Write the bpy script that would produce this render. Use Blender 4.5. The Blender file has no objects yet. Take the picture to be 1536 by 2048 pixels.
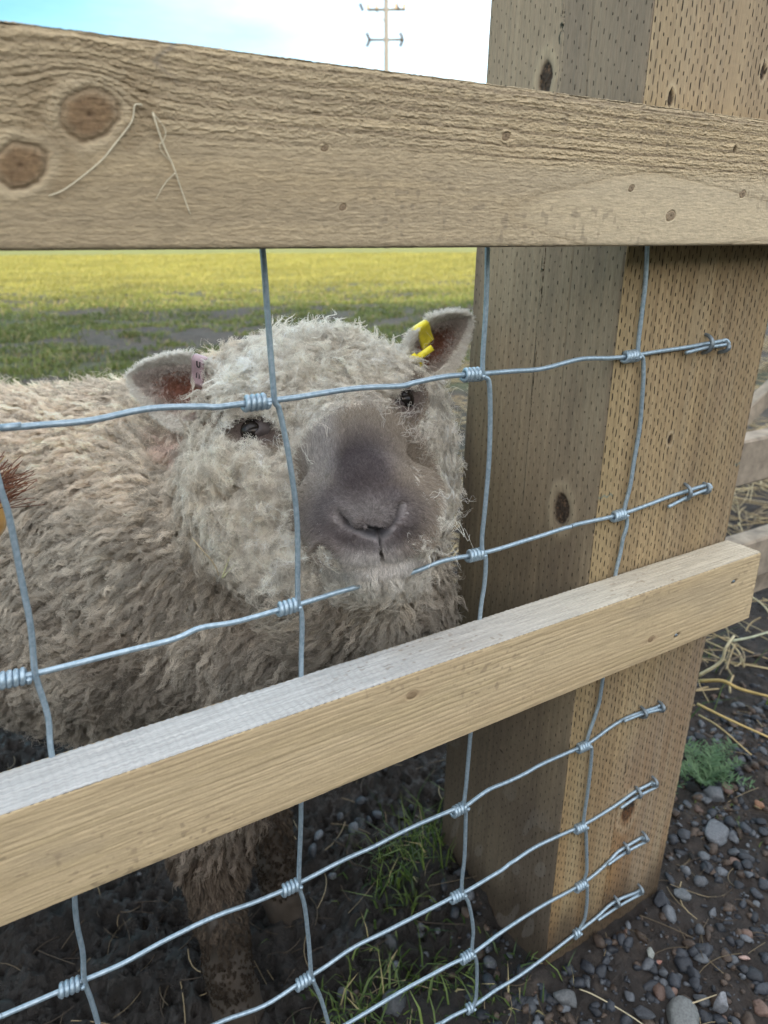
import bpy, bmesh, math, random
import numpy as np
from mathutils import Vector, Matrix
R = math.radians
scene = bpy.context.scene
random.seed(7)
rng = np.random.default_rng(11)

# ------------------------------------------------------------------ camera
CAM = np.array([-0.4525, -0.3780, 0.8591]); YAW, PIT, ROL, FPX = 0.5397, 0.3544, -0.0049, 1445.06
_h = np.array([math.sin(YAW), math.cos(YAW), 0]); _r = np.array([math.cos(YAW), -math.sin(YAW), 0]); _u = np.array([0, 0, 1.])
FW = _h*math.cos(PIT) - _u*math.sin(PIT); _U = _h*math.sin(PIT) + _u*math.cos(PIT)
RT = _r*math.cos(ROL) + _U*math.sin(ROL); UP = -_r*math.sin(ROL) + _U*math.cos(ROL)
cd = bpy.data.cameras.new('camera'); cam = bpy.data.objects.new('camera', cd); scene.collection.objects.link(cam)
M = Matrix.Identity(4)
for i in range(3):
    M[i][0], M[i][1], M[i][2], M[i][3] = RT[i], UP[i], -FW[i], CAM[i]
cam.matrix_world = M
cd.sensor_fit = 'VERTICAL'; cd.sensor_height = 36.0; cd.sensor_width = 27.0
cd.lens = FPX/2048*36.0
cd.clip_start = 0.02; cd.clip_end = 3000
cd.dof.use_dof = True; cd.dof.focus_distance = 0.50; cd.dof.aperture_fstop = cd.lens/2.4
scene.camera = cam

# ------------------------------------------------------------------ light
SUN_EL, SUN_AZ = R(13), R(200)          # azimuth clockwise from +Y: the sun is low, behind the camera
w = bpy.data.worlds.new("World"); scene.world = w; w.use_nodes = True
wn = w.node_tree; wn.nodes.clear()
out = wn.nodes.new('ShaderNodeOutputWorld'); bg = wn.nodes.new('ShaderNodeBackground')
sky = wn.nodes.new('ShaderNodeTexSky'); sky.sky_type = 'NISHITA'; sky.sun_disc = False
sky.sun_elevation = SUN_EL; sky.sun_rotation = SUN_AZ; sky.air_density = 1.0; sky.dust_density = 1.5; sky.ozone_density = 1.2
tc = wn.nodes.new('ShaderNodeTexCoord'); mp = wn.nodes.new('ShaderNodeMapping'); mp.inputs['Scale'].default_value = (1.2, 1.2, 4.5)
nz = wn.nodes.new('ShaderNodeTexNoise'); nz.inputs['Scale'].default_value = 1.6; nz.inputs['Detail'].default_value = 6; nz.inputs['Roughness'].default_value = .55
rp = wn.nodes.new('ShaderNodeValToRGB'); rp.color_ramp.elements[0].position = .36; rp.color_ramp.elements[1].position = .56
mx = wn.nodes.new('ShaderNodeMix'); mx.data_type = 'RGBA'
wn.links.new(tc.outputs['Generated'], mp.inputs['Vector']); wn.links.new(mp.outputs[0], nz.inputs['Vector'])
wn.links.new(nz.outputs['Fac'], rp.inputs['Fac'])
cl = wn.nodes.new('ShaderNodeMath'); cl.operation = 'MULTIPLY'; cl.inputs[1].default_value = .85
sx = wn.nodes.new('ShaderNodeSeparateXYZ'); wn.links.new(tc.outputs['Generated'], sx.inputs[0])
mr = wn.nodes.new('ShaderNodeMapRange'); wn.links.new(sx.outputs['Z'], mr.inputs[0])          # more cloud overhead than low down
for q_, v_ in zip((1, 2, 3, 4), (.12, .42, .10, 1.0)): mr.inputs[q_].default_value = v_
mm = wn.nodes.new('ShaderNodeMath'); mm.operation = 'MULTIPLY'; wn.links.new(rp.outputs['Color'], mm.inputs[0]); wn.links.new(mr.outputs[0], mm.inputs[1])
wn.links.new(mm.outputs[0], cl.inputs[0]); wn.links.new(cl.outputs[0], mx.inputs['Factor'])
wn.links.new(sky.outputs[0], mx.inputs[6]); mx.inputs[7].default_value = (8.2, 8.3, 8.4, 1)     # high thin cloud
# the clear, deeper blue part of the sky lies low down, left of the view
nrmv = wn.nodes.new('ShaderNodeVectorMath'); nrmv.operation = 'NORMALIZE'; wn.links.new(tc.outputs['Generated'], nrmv.inputs[0])
dv = wn.nodes.new('ShaderNodeVectorMath'); dv.operation = 'DOT_PRODUCT'; wn.links.new(nrmv.outputs[0], dv.inputs[0]); dv.inputs[1].default_value = (-.36, .90, .25)
m2 = wn.nodes.new('ShaderNodeMapRange'); m2.interpolation_type = 'SMOOTHSTEP'; wn.links.new(dv.outputs['Value'], m2.inputs[0])
for q_, v_ in zip((1, 2, 3, 4), (.50, .98, 0, 1.0)): m2.inputs[q_].default_value = v_
m3 = wn.nodes.new('ShaderNodeMix'); m3.data_type = 'RGBA'; m3.blend_type = 'MULTIPLY'; wn.links.new(m2.outputs[0], m3.inputs[0]); wn.links.new(mx.outputs[2], m3.inputs[6]); m3.inputs[7].default_value = (.20, .42, .50, 1)
wn.links.new(m3.outputs[2], bg.inputs['Color']); bg.inputs['Strength'].default_value = 0.15
wn.links.new(bg.outputs[0], out.inputs['Surface'])
sl = bpy.data.lights.new('sun', 'SUN'); sl.energy = 3.0; sl.angle = R(0.6); sl.color = (1.0, .80, .52)
so = bpy.data.objects.new('sun', sl); scene.collection.objects.link(so)
sd = Vector((math.sin(SUN_AZ)*math.cos(SUN_EL), math.cos(SUN_AZ)*math.cos(SUN_EL), math.sin(SUN_EL)))
so.rotation_euler = sd.to_track_quat('Z', 'Y').to_euler()
scene.view_settings.view_transform = 'Standard'; scene.view_settings.look = 'None'
scene.view_settings.exposure = 1.46; scene.view_settings.gamma = 1
scene.render.engine = 'CYCLES'

# ------------------------------------------------------------------ helpers
def dep(px, py, t):
    "point seen at (px,py) of the 1536x2048 photograph, t metres deep"
    return CAM + (FW + RT*((px-768)/FPX) + UP*((1024-py)/FPX))*t
def proj(P):
    Q = np.asarray(P) - CAM; z = Q@FW
    return 768 + FPX*(Q@RT)/z, 1024 - FPX*(Q@UP)/z, z
def hsh(ix, iy, iz, seed):
    h = (ix.astype(np.int64)*374761393 + iy.astype(np.int64)*668265263 + iz.astype(np.int64)*2147483647 + seed*1274126177) & 0xffffffff
    h = ((h ^ (h >> 13))*1274126177) & 0xffffffff
    h = ((h ^ (h >> 16))*2246822519) & 0xffffffff
    return ((h ^ (h >> 15)) & 0xffffff)/float(0xffffff)
def vn(x, y, z=0., seed=0):
    x, y, z = np.broadcast_arrays(np.asarray(x, float), np.asarray(y, float), np.asarray(z, float))
    fx, fy, fz = np.floor(x), np.floor(y), np.floor(z)
    u, v, s = x-fx, y-fy, z-fz
    u = u*u*(3-2*u); v = v*v*(3-2*v); s = s*s*(3-2*s)
    r = 0
    for i in (0, 1):
        for j in (0, 1):
            for k in (0, 1):
                r = r + hsh(fx+i, fy+j, fz+k, seed)*(u if i else 1-u)*(v if j else 1-v)*(s if k else 1-s)
    return r*2-1
def fbm(x, y, z=0., o=4, seed=0, g=.5):
    a, s, t = 1., 0., 0.
    for i in range(o):
        s = s + a*vn(x*2.03**i, y*2.03**i, z*2.03**i, seed+i*17); t += a; a *= g
    return s/t
def sstep(a, b, x):
    t = np.clip((x-a)/(b-a), 0, 1); return t*t*(3-2*t)
def mixc(a, b, t):
    t = np.asarray(t)[..., None]; return np.asarray(a)*(1-t) + np.asarray(b)*t
def link(o, parent=None):
    scene.collection.objects.link(o)
    if parent: o.parent = parent
    return o
def tag(o, label=None, cat=None, group=None, kind=None):
    if label: o['label'] = label
    if cat: o['category'] = cat
    if group: o['group'] = group
    if kind: o['kind'] = kind
    return o
def empty(name, loc, **k):
    o = bpy.data.objects.new(name, None); link(o); o.location = loc; o.empty_display_size = .05
    bpy.context.view_layer.update()
    return tag(o, **k)
def mesh(name, V, F, mat, parent=None, col=None, attrs=None, smooth=True, matidx=None):
    "V Nx3 world coordinates, F array Mx3/Mx4 or list"
    me = bpy.data.meshes.new(name)
    V = np.asarray(V, np.float32)
    if isinstance(F, np.ndarray):
        n, k = F.shape
        me.vertices.add(len(V)); me.vertices.foreach_set('co', V.ravel())
        me.loops.add(n*k); me.loops.foreach_set('vertex_index', F.astype(np.int32).ravel())
        me.polygons.add(n); me.polygons.foreach_set('loop_start', np.arange(0, n*k, k, dtype=np.int32))
        me.update(calc_edges=True); me.validate()
    else:
        me.from_pydata(V.tolist(), [], F); me.update()
    if smooth: me.polygons.foreach_set('use_smooth', np.ones(len(me.polygons), bool))
    for m in (mat if isinstance(mat, (list, tuple)) else [mat]): me.materials.append(m)
    if matidx is not None: me.polygons.foreach_set('material_index', np.asarray(matidx, np.int32))
    if col is not None:
        a = me.color_attributes.new('col', 'FLOAT_COLOR', 'POINT')
        c = np.ones((len(V), 4), np.float32); c[:, :3] = col; a.data.foreach_set('color', c.ravel())
    for k_, v_ in (attrs or {}).items():
        a = me.attributes.new(k_, 'FLOAT', 'POINT'); a.data.foreach_set('value', np.asarray(v_, np.float32))
    o = bpy.data.objects.new(name, me); link(o, parent)
    if parent:
        o.matrix_parent_inverse = parent.matrix_world.inverted()
    return o
def join(parts):
    Vs, Fs, n = [], [], 0
    for V, F in parts:
        Vs.append(np.asarray(V, float)); Fs += [[i+n for i in f] for f in F]; n += len(V)
    return np.concatenate(Vs), Fs
def tube(pts, rad, seg=8, cap=True):
    P = np.asarray(pts, float); n = len(P); rad = np.broadcast_to(rad, (n,))
    T = np.gradient(P, axis=0); T /= np.linalg.norm(T, axis=1)[:, None]+1e-12
    nrm = np.cross(T[0], [0.13, .31, .94]); nrm /= np.linalg.norm(nrm)
    V = []; a = np.arange(seg)/seg*2*np.pi
    for i in range(n):
        nrm = nrm - T[i]*(nrm@T[i]); nrm /= np.linalg.norm(nrm); b = np.cross(T[i], nrm)
        V.append(P[i] + rad[i]*(np.cos(a)[:, None]*nrm + np.sin(a)[:, None]*b))
    V = np.concatenate(V); F = []
    for i in range(n-1):
        for j in range(seg):
            k = (j+1) % seg; F.append([i*seg+j, i*seg+k, (i+1)*seg+k, (i+1)*seg+j])
    if cap: F.append(list(range(seg))[::-1]); F.append([(n-1)*seg+j for j in range(seg)])
    return V, F
def smoothpath(pts, sub=6):
    P = np.asarray(pts, float); Q = np.concatenate([[2*P[0]-P[1]], P, [2*P[-1]-P[-2]]]); o = []
    for i in range(1, len(Q)-2):
        for s in np.arange(sub)/sub:
            a, b, c, d = Q[i-1], Q[i], Q[i+1], Q[i+2]
            o.append(.5*((2*b)+(c-a)*s+(2*a-5*b+4*c-d)*s*s+(3*b-a-3*c+d)*s**3))
    o.append(P[-1]); return np.array(o)
def box(c, s, bev=0., rot=None):
    bm = bmesh.new(); bmesh.ops.create_cube(bm, size=1)
    bmesh.ops.scale(bm, vec=s, verts=bm.verts)
    if bev: bmesh.ops.bevel(bm, geom=bm.edges[:], offset=bev, segments=2, affect='EDGES')
    V = np.array([v.co[:] for v in bm.verts]); F = [[v.index for v in f.verts] for f in bm.faces]; bm.free()
    if rot is not None: V = V@np.array(rot.to_3x3()).T
    return V+np.array(c), F

# node helpers
def newmat(name):
    m = bpy.data.materials.new(name); m.use_nodes = True; nt = m.node_tree
    return m, nt, nt.nodes['Principled BSDF']
def nd(nt, t, **k):
    n = nt.nodes.new(t)
    for a, v in k.items():
        if a in n.inputs: n.inputs[a].default_value = v
        else: setattr(n, a, v)
    return n
def mth(nt, op, a, b=None, c=None):
    n = nt.nodes.new('ShaderNodeMath'); n.operation = op
    for i, v in enumerate((a, b, c)):
        if v is None: continue
        if isinstance(v, (int, float)): n.inputs[i].default_value = v
        else: nt.links.new(v, n.inputs[i])
    return n.outputs[0]
def noise(nt, scale, detail=4, rough=.5, vec=None, sc=None):
    n = nd(nt, 'ShaderNodeTexNoise'); n.inputs['Scale'].default_value = scale; n.inputs['Detail'].default_value = detail; n.inputs['Roughness'].default_value = rough
    t = nt.nodes.new('ShaderNodeTexCoord'); m = nt.nodes.new('ShaderNodeMapping'); nt.links.new(t.outputs['Object'], m.inputs[0])
    if sc: m.inputs['Scale'].default_value = sc
    nt.links.new(m.outputs[0], n.inputs['Vector'])
    return n.outputs['Fac']
def ramp(nt, fac, stops):
    r = nt.nodes.new('ShaderNodeValToRGB'); e = r.color_ramp.elements
    while len(e) < len(stops): e.new(.5)
    for i, (p, c) in enumerate(stops): e[i].position = p; e[i].color = (*c, 1) if len(c) == 3 else c
    nt.links.new(fac, r.inputs['Fac']); return r.outputs['Color']
def mixn(nt, a, b, fac, mode='MIX'):
    n = nt.nodes.new('ShaderNodeMix'); n.data_type = 'RGBA'; n.blend_type = mode
    for s, v in ((n.inputs[6], a), (n.inputs[7], b), (n.inputs[0], fac)):
        if isinstance(v, (tuple, list)): s.default_value = (*v, 1) if len(v) == 3 else v
        elif isinstance(v, (int, float)): s.default_value = v
        else: nt.links.new(v, s)
    return n.outputs[2]
def bump(nt, h, strength, dist, bs, prev=None):
    b = nt.nodes.new('ShaderNodeBump'); b.inputs['Strength'].default_value = strength; b.inputs['Distance'].default_value = dist
    nt.links.new(h, b.inputs['Height'])
    if prev: nt.links.new(prev, b.inputs['Normal'])
    nt.links.new(b.outputs[0], bs.inputs['Normal']); return b.outputs[0]
def attr(nt, name, out='Fac'):
    n = nt.nodes.new('ShaderNodeAttribute'); n.attribute_name = name; return n.outputs[out]
def colmat(name, rough=.7, micro=None, metal=0., spec=.3, amp=.25):
    "material whose albedo is the vertex attribute 'col' broken up by fine noise"
    m, nt, b = newmat(name)
    c = attr(nt, 'col', 'Color')
    if micro:
        f = noise(nt, micro[0], 5, .65, sc=micro[1])
        g = ramp(nt, f, [(.25, (1-amp,)*3), (.75, (1+amp*.6,)*3)])
        c = mixn(nt, c, g, 1., 'MULTIPLY'); bump(nt, f, .6, micro[2], b)
    nt.links.new(c, b.inputs['Base Color'])
    b.inputs['Roughness'].default_value = rough; b.inputs['Metallic'].default_value = metal; b.inputs['Specular IOR Level'].default_value = spec
    return m
def flatmat(name, c, rough=.6, metal=0., var=.15, scale=60, bumpd=.0004):
    m, nt, b = newmat(name); f = noise(nt, scale, 5, .6)
    nt.links.new(ramp(nt, f, [(.3, tuple(x*(1-var) for x in c)), (.7, tuple(x*(1+var) for x in c))]), b.inputs['Base Color'])
    b.inputs['Roughness'].default_value = rough; b.inputs['Metallic'].default_value = metal; bump(nt, f, .5, bumpd, b)
    return m
# ------------------------------------------------------------------ sawn timber
def perim(faces):
    "faces: list of (p0, p1, step) in the cross-section plane, closed loop, corners slightly rounded"
    pts, ids = [], []
    for fi, (p0, p1, st) in enumerate(faces):
        p0, p1 = np.array(p0), np.array(p1); L = np.linalg.norm(p1-p0); n = max(2, int(L/st))
        d = (p1-p0)/L
        nrm = np.array([d[1], -d[0]])
        for i in range(n+1):
            s = i/n; q = p0 + (p1-p0)*(.0006/L + s*(1-.0012/L))
            edge = min(s, 1-s)*L
            pts.append(np.array([*(q - nrm*0.0008*math.exp(-edge/.0008)), *nrm])); ids.append(fi)
    return np.array(pts), np.array(ids)
def timber(name, ls, faces, frame, hfun, cfun, mat, parent, ends=(None, None)):
    """ls: samples along the length; frame(l,a,b)->world; hfun(l,a,b,face)->outward displacement; cfun -> colour, from same"""
    P, ids = perim(faces); n, m = len(ls), len(P)
    l = np.repeat(ls, m).reshape(n, m); a = np.broadcast_to(P[:, 0], (n, m)); b = np.broadcast_to(P[:, 1], (n, m)); fi = np.broadcast_to(ids, (n, m))
    h, col = hfun(l, a, b, fi); col = col*.93
    A = a + P[:, 2]*h; B = b + P[:, 3]*h
    V = frame(l, A, B).reshape(-1, 3)
    i, j = np.meshgrid(np.arange(n-1), np.arange(m), indexing='ij'); k = (j+1) % m
    F = np.stack([i*m+j, (i+1)*m+j, (i+1)*m+k, i*m+k], -1).reshape(-1, 4)
    peri = np.cumsum(np.r_[0, np.linalg.norm(np.diff(P[:, :2], axis=0), axis=1)])
    at = {'su': np.broadcast_to(peri, (n, m)).ravel(), 'sl': l.ravel(), 'face': fi.ravel()}
    # end caps: fans around the centre with growth rings in colour
    col = col.reshape(-1, 3)
    for e, row in ((0, 0), (1, n-1)):
        c0 = len(V); ring = V[row*m:(row+1)*m]; cen = ring.mean(0)
        steps = [0, .25, .5, .75, .97]
        vv = [ring*s + cen*(1-s) for s in steps[1:]]; V = np.concatenate([V, cen[None]] + vv)
        ec = np.concatenate([[col[row*m:(row+1)*m].mean(0)*.9]] + [np.tile(col[row*m:(row+1)*m].mean(0)*(.86+.1*(q % 2)), (m, 1)) for q in range(4)])
        col = np.concatenate([col, ec])
        for kk in at: at[kk] = np.concatenate([at[kk], np.full(1+4*m, -9. if kk == 'face' else 0.)])
        jj = np.arange(m); kk2 = (jj+1) % m; Fe = []
        base = c0+1
        Fe.append(np.stack([np.full(m, c0), np.full(m, c0), base+jj, base+kk2], -1)[:, [0, 2, 3, 3]])
        for q in range(3): Fe.append(np.stack([base+q*m+jj, base+(q+1)*m+jj, base+(q+1)*m+kk2, base+q*m+kk2], -1))
        Fe.append(np.stack([base+3*m+jj, row*m+jj, row*m+kk2, base+3*m+kk2], -1))
        Fe = np.concatenate(Fe)
        tri = Fe[:, 2] == Fe[:, 3]
        Fq = Fe[~tri]; Ft = Fe[tri]
        if e == 0: Fq = Fq[:, ::-1]
        F = np.concatenate([F, Fq])
    return mesh(name, V, F, mat, parent, col=col, attrs=at)

def grain_warp(l, a, knots, fl=.55):
    "lines of constant a' flow round the knots"
    a2 = a.copy()
    for (lk, ak, r) in knots:
        dl = (l-lk)*fl; da = a2-ak; rho2 = dl*dl+da*da+1e-9
        a2 = ak + da*np.maximum(0.04, 1-(r*1.25)**2/rho2*np.exp(-rho2/(r*5)**2))
    return a2
def warp_l(l, amp=.0): return l
def woodmat(name, rough=.85, slit=None, micro=(900, (.12, 1, 1), .0003), amp=.22):
    m, nt, b = newmat(name)
    c = attr(nt, 'col', 'Color')
    f = noise(nt, micro[0], 4, .7, sc=micro[1])
    g = ramp(nt, f, [(.3, (1-amp,)*3), (.72, (1+amp*.5,)*3)])
    c = mixn(nt, c, g, 1., 'MULTIPLY')
    pb = bump(nt, f, .7, micro[2], b)
    if slit:
        su, sl = attr(nt, 'su'), attr(nt, 'sl'); su = mth(nt, 'ADD', su, mth(nt, 'MULTIPLY', mth(nt, 'SUBTRACT', noise(nt, 22, 3, .6), .5), .006)); sl = mth(nt, 'ADD', sl, mth(nt, 'MULTIPLY', mth(nt, 'SUBTRACT', noise(nt, 35, 3, .6), .5), .010))
        for (du, dv, hw, hl, face, k) in slit:
            u = mth(nt, 'DIVIDE', su, du); cu = mth(nt, 'FLOOR', u)
            v = mth(nt, 'MULTIPLY_ADD', cu, .382, mth(nt, 'DIVIDE', sl, dv)); cv = mth(nt, 'FLOOR', v)
            cb = nd(nt, 'ShaderNodeCombineXYZ'); nt.links.new(cu, cb.inputs[0]); nt.links.new(cv, cb.inputs[1])
            wnz = nd(nt, 'ShaderNodeTexWhiteNoise', noise_dimensions='3D'); nt.links.new(cb.outputs[0], wnz.inputs['Vector'])
            sp = nd(nt, 'ShaderNodeSeparateColor'); nt.links.new(wnz.outputs['Color'], sp.inputs[0])
            fu = mth(nt, 'SUBTRACT', mth(nt, 'FRACT', u), mth(nt, 'MULTIPLY_ADD', sp.outputs[0], .2, .4))
            fv = mth(nt, 'SUBTRACT', mth(nt, 'FRACT', v), mth(nt, 'MULTIPLY_ADD', sp.outputs[1], .16, .42))
            eu = mth(nt, 'DIVIDE', mth(nt, 'ABSOLUTE', mth(nt, 'MULTIPLY', fu, du)), hw)
            lenr = mth(nt, 'MULTIPLY_ADD', sp.outputs[2], hl*.9, hl*.45)
            ev = mth(nt, 'DIVIDE', mth(nt, 'ABSOLUTE', mth(nt, 'MULTIPLY', fv, dv)), lenr)
            e = mth(nt, 'ADD', mth(nt, 'POWER', eu, 2.), mth(nt, 'POWER', ev, 4.))
            mk = nd(nt, 'ShaderNodeMapRange'); nt.links.new(e, mk.inputs[0])
            mk.inputs[1].default_value = .35; mk.inputs[2].default_value = 1.3; mk.inputs[3].default_value = 1; mk.inputs[4].default_value = 0
            fm = mth(nt, 'COMPARE', attr(nt, 'face'), float(face), .3)
            mask = mth(nt, 'MULTIPLY', mth(nt, 'MULTIPLY', mk.outputs[0], mth(nt, 'MULTIPLY_ADD', sp.outputs[1], .3, .75)), mth(nt, 'MULTIPLY', fm, k))
            c = mixn(nt, c, (.02, .015, .01), mask)
            inv = mth(nt, 'SUBTRACT', 1., mask)
            pb = bump(nt, inv, .8, .0012, b, pb)
    nt.links.new(c, b.inputs['Base Color']); b.inputs['Roughness'].default_value = rough; b.inputs['Specular IOR Level'].default_value = .25
    return m

fence = empty('post_and_rail_fence', (-.02, 0, .14), label='sawn timber post and two rails with galvanised wire netting in front of the sheep', cat='fence')
MW_RAIL = woodmat('rough_sawn_rail', micro=(700, (.22, 1, 1), .0004))
MW_LOW = woodmat('planed_rail', micro=(800, (.1, 1, 1), .0002), amp=.15)
MW_POST = woodmat('incised_post', micro=(800, (1, 1, .10), .0003),
                  slit=[(.0047, .0099, .00055, .0028, 0, .95), (.0058, .0125, .00050, .0014, 3, .8)])

# ---- top rail: length along x, a = z, b = y (front face at y=-.037)
TK = [(-.385, .909, .0098), (-.4135, .889, .0085)]
SK = [(-.170, .913, .0022), (-.068, .890, .0020), (-.028, .875, .0034), (.044, .890, .0026), (-.280, .902, .0014), (-.271, .876, .0015), (-.6, .9, .006), (.16, .885, .004)]
def top_fun(l, a, b, fi):
    zz = a + .02*(b+.037)
    sag = .0025*fbm(l*5, a*8, b*8, 2, 3)
    zz = zz+sag
    g = grain_warp(l, zz, TK, .75); g = grain_warp(l, g, SK, .6)
    # flame figure on the right half, near the lower edge
    dx = (l-(-.020))/.140; dz = (zz-.874)/(.0215-.004*np.sin(l*30))
    rr = np.sqrt(dx*dx+dz*dz)*(1+.10*fbm(l*40, zz*70, 0, 3, 43))
    fig = sstep(-.30, -.10, l)
    ringc = np.where(zz > .874, zz, .874+.5*(.874-zz))
    ring = (g-.86)/.0062
    q = ring + .22*fbm(l*10, g*60, 0, 3, 5)
    late = np.abs((q % 1)-.5)*2                 # 1 at ring border
    late = sstep(.55, 1, late)
    upper = sstep(.893, .905, zz + .004*np.sin(l*9+1) - .06*(l+.16)*(l > -.2)*.35)
    # torn fibres: short ledges with a sharp shadow under each
    tx = fbm(l*260+30*g, zz*900, 0, 3, 9); ty = fbm(l*75, zz*420+60*q, 3, 3, 19)
    steps = np.abs(((ty*3.0 + q*1.6) % 1)-.15)
    torn = (1-sstep(0, .34, steps))*.35
    qj = g/.0030 + .26*fbm(l*420, zz*200, 0, 3, 23) + .22*fbm(l*30, g*60, 0, 2, 24); sawt = (qj % 1); led = sstep(0, .12, sawt)*(1-sawt)       # ledges of lifted fibre
    fine = fbm(l*170, zz*1900, 0, 3, 29)
    torn = torn + led*1.1*(.5+.5*fbm(l*45, zz*60, 0, 2, 26))
    saw = np.sin(l*1900+8*fbm(l*20, zz*30, 0, 2, 31))*.5      # fine saw marks
    loop = np.exp(-((rr-1)/.075)**2)*fig*(zz < .905)
    inside = (rr < 1)*fig
    h = .00060*torn*(.45+1.1*upper) + .00030*tx*(.5+.8*upper) + .00030*fine - .0004*late*upper + .00030*fbm(l*700, zz*1300, 0, 2, 41) + .00005*saw - .0006*loop
    h = h*(1-.55*inside)*(.50+.40*upper)
    base = mixc((.46, .355, .215), (.58, .475, .32), .5+.5*fbm(l*6, zz*25, 0, 3, 51))
    base = mixc(base, (.37, .30, .205), sstep(-.2, .8, fbm(l*4, zz*90, 2, 3, 53))*.7)
    base = mixc(base, (.25, .195, .13), late*(.25+upper)*.6)
    base = mixc(base, (.60, .50, .34), inside*.35)
    base = mixc(base, (.33, .25, .15), np.clip(loop, 0, 1)*(.25+.5*np.clip(.5+tx, 0, 1)))
    left = sstep(-.26, -.40, l); base = mixc(base, (.66, .56, .40), (1-upper)*sstep(-.30, .0, l)*.45)
    base = mixc(base, (.34, .265, .165), left*.4)
    base = base*(1+.12*tx+.17*fine+.12*torn*upper-.03)[..., None]
    # mould freckles
    fr = sstep(.45, .7, vn(l*300, zz*300, 0, 61))*sstep(0, .4, fbm(l*9, zz*30, 1, 2, 67))
    base = mixc(base, (.16, .13, .10), fr*.35)
    for (lk, ak, r) in TK+SK:
        big = r > .006
        dl, da = l-lk, zz-ak; th = np.arctan2(da, dl)
        rr2 = np.sqrt((dl*(.92 if big else .8)-.25*da)**2+(da*1.05)**2)/(r*(1+.16*fbm(np.cos(th)*2, np.sin(th)*2, lk*50, 2, 71)))
        core = 1-sstep(.60 if big else .7, 1.18, rr2)
        base = mixc(base, (.17, .10, .052) if big else (.22, .155, .10), core*(.85 if big else .8)); base = mixc(base, (.30, .20, .11), core*big*sstep(0, .6, fbm(dl*260, da*260, 0, 4, 79))*.6)
        ringk = np.exp(-((rr2-1.0)/.10)**2)
        base = mixc(base, (.14, .09, .055), ringk*(.45 if big else .3))
        halo = np.exp(-((rr2-1.35)/.25)**2)
        base = mixc(base, (.60, .50, .35), halo*.28*big); wd_ = np.exp(-((rr2-1.9)/.5)**2)*(np.abs(dl) > np.abs(da)); base = mixc(base, (.27, .20, .12), wd_*.5*big)
        rad = np.sin(th*9+5*vn(dl*400, da*400, 0, 73))*core
        base = base*(1+.18*rad*np.clip(rr2, 0, 1)+.22*core*fbm(dl*700, da*700, 0, 3, 77))[..., None]
        pit = np.exp(-(rr2/.12)**2)*(.45 if big else 1)
        base = mixc(base, (.05, .03, .02), pit*.8)
        h = h*(1-.7*core) + (.0005*big)*core - .0007*ringk - .0012*pit*(1 if big else .6) + .0004*halo*(1 if big else .3)
        if big:
            crack = np.exp(-(np.abs(np.sin(th*2+.8+2*rr2))/.06)**2)*core*sstep(.1, .5, rr2)
            base = mixc(base, (.12, .07, .04), crack*.3); h = h-.0002*crack
    hole = np.exp(-(((l-.028)/.0016)**2+((zz-.9175)/.0022)**2)**2)
    base = mixc(base, (.02, .015, .01), hole); h = h-.003*hole
    # pencil/bruise marks
    mk = np.exp(-((l-(-.352)+.004*np.sin(zz*400))/.0016)**2)*sstep(.915, .935, zz); base = mixc(base, (.13, .12, .12), mk*.45)
    front = (fi == 0)
    h = np.where(front, h, h*.6)
    h = h - .0018*(1-sstep(0, .0025, .9372-a))*(.3+.5*np.abs(fbm(l*60, 0, 0, 3, 81)))*front
    return h, np.clip(base, .01, .8)
ls = np.unique(np.concatenate([np.arange(-2.2, -.46, .02), np.arange(-.46, .12, .00036), np.arange(.12, .5, .01)]))
RT_FACES = [((.8575, -.037), (.9380, -.037), .00034), ((.9380, -.037), (.9380, -.001), .002), ((.9380, -.001), (.8575, -.001), .01), ((.8575, -.001), (.8575, -.037), .0012)]
fr_rail = lambda l, A, B: np.stack([l, B, A + (-.000*l)], -1)
timber('top_rail', ls, RT_FACES, fr_rail, top_fun, None, MW_RAIL, fence)

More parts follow.
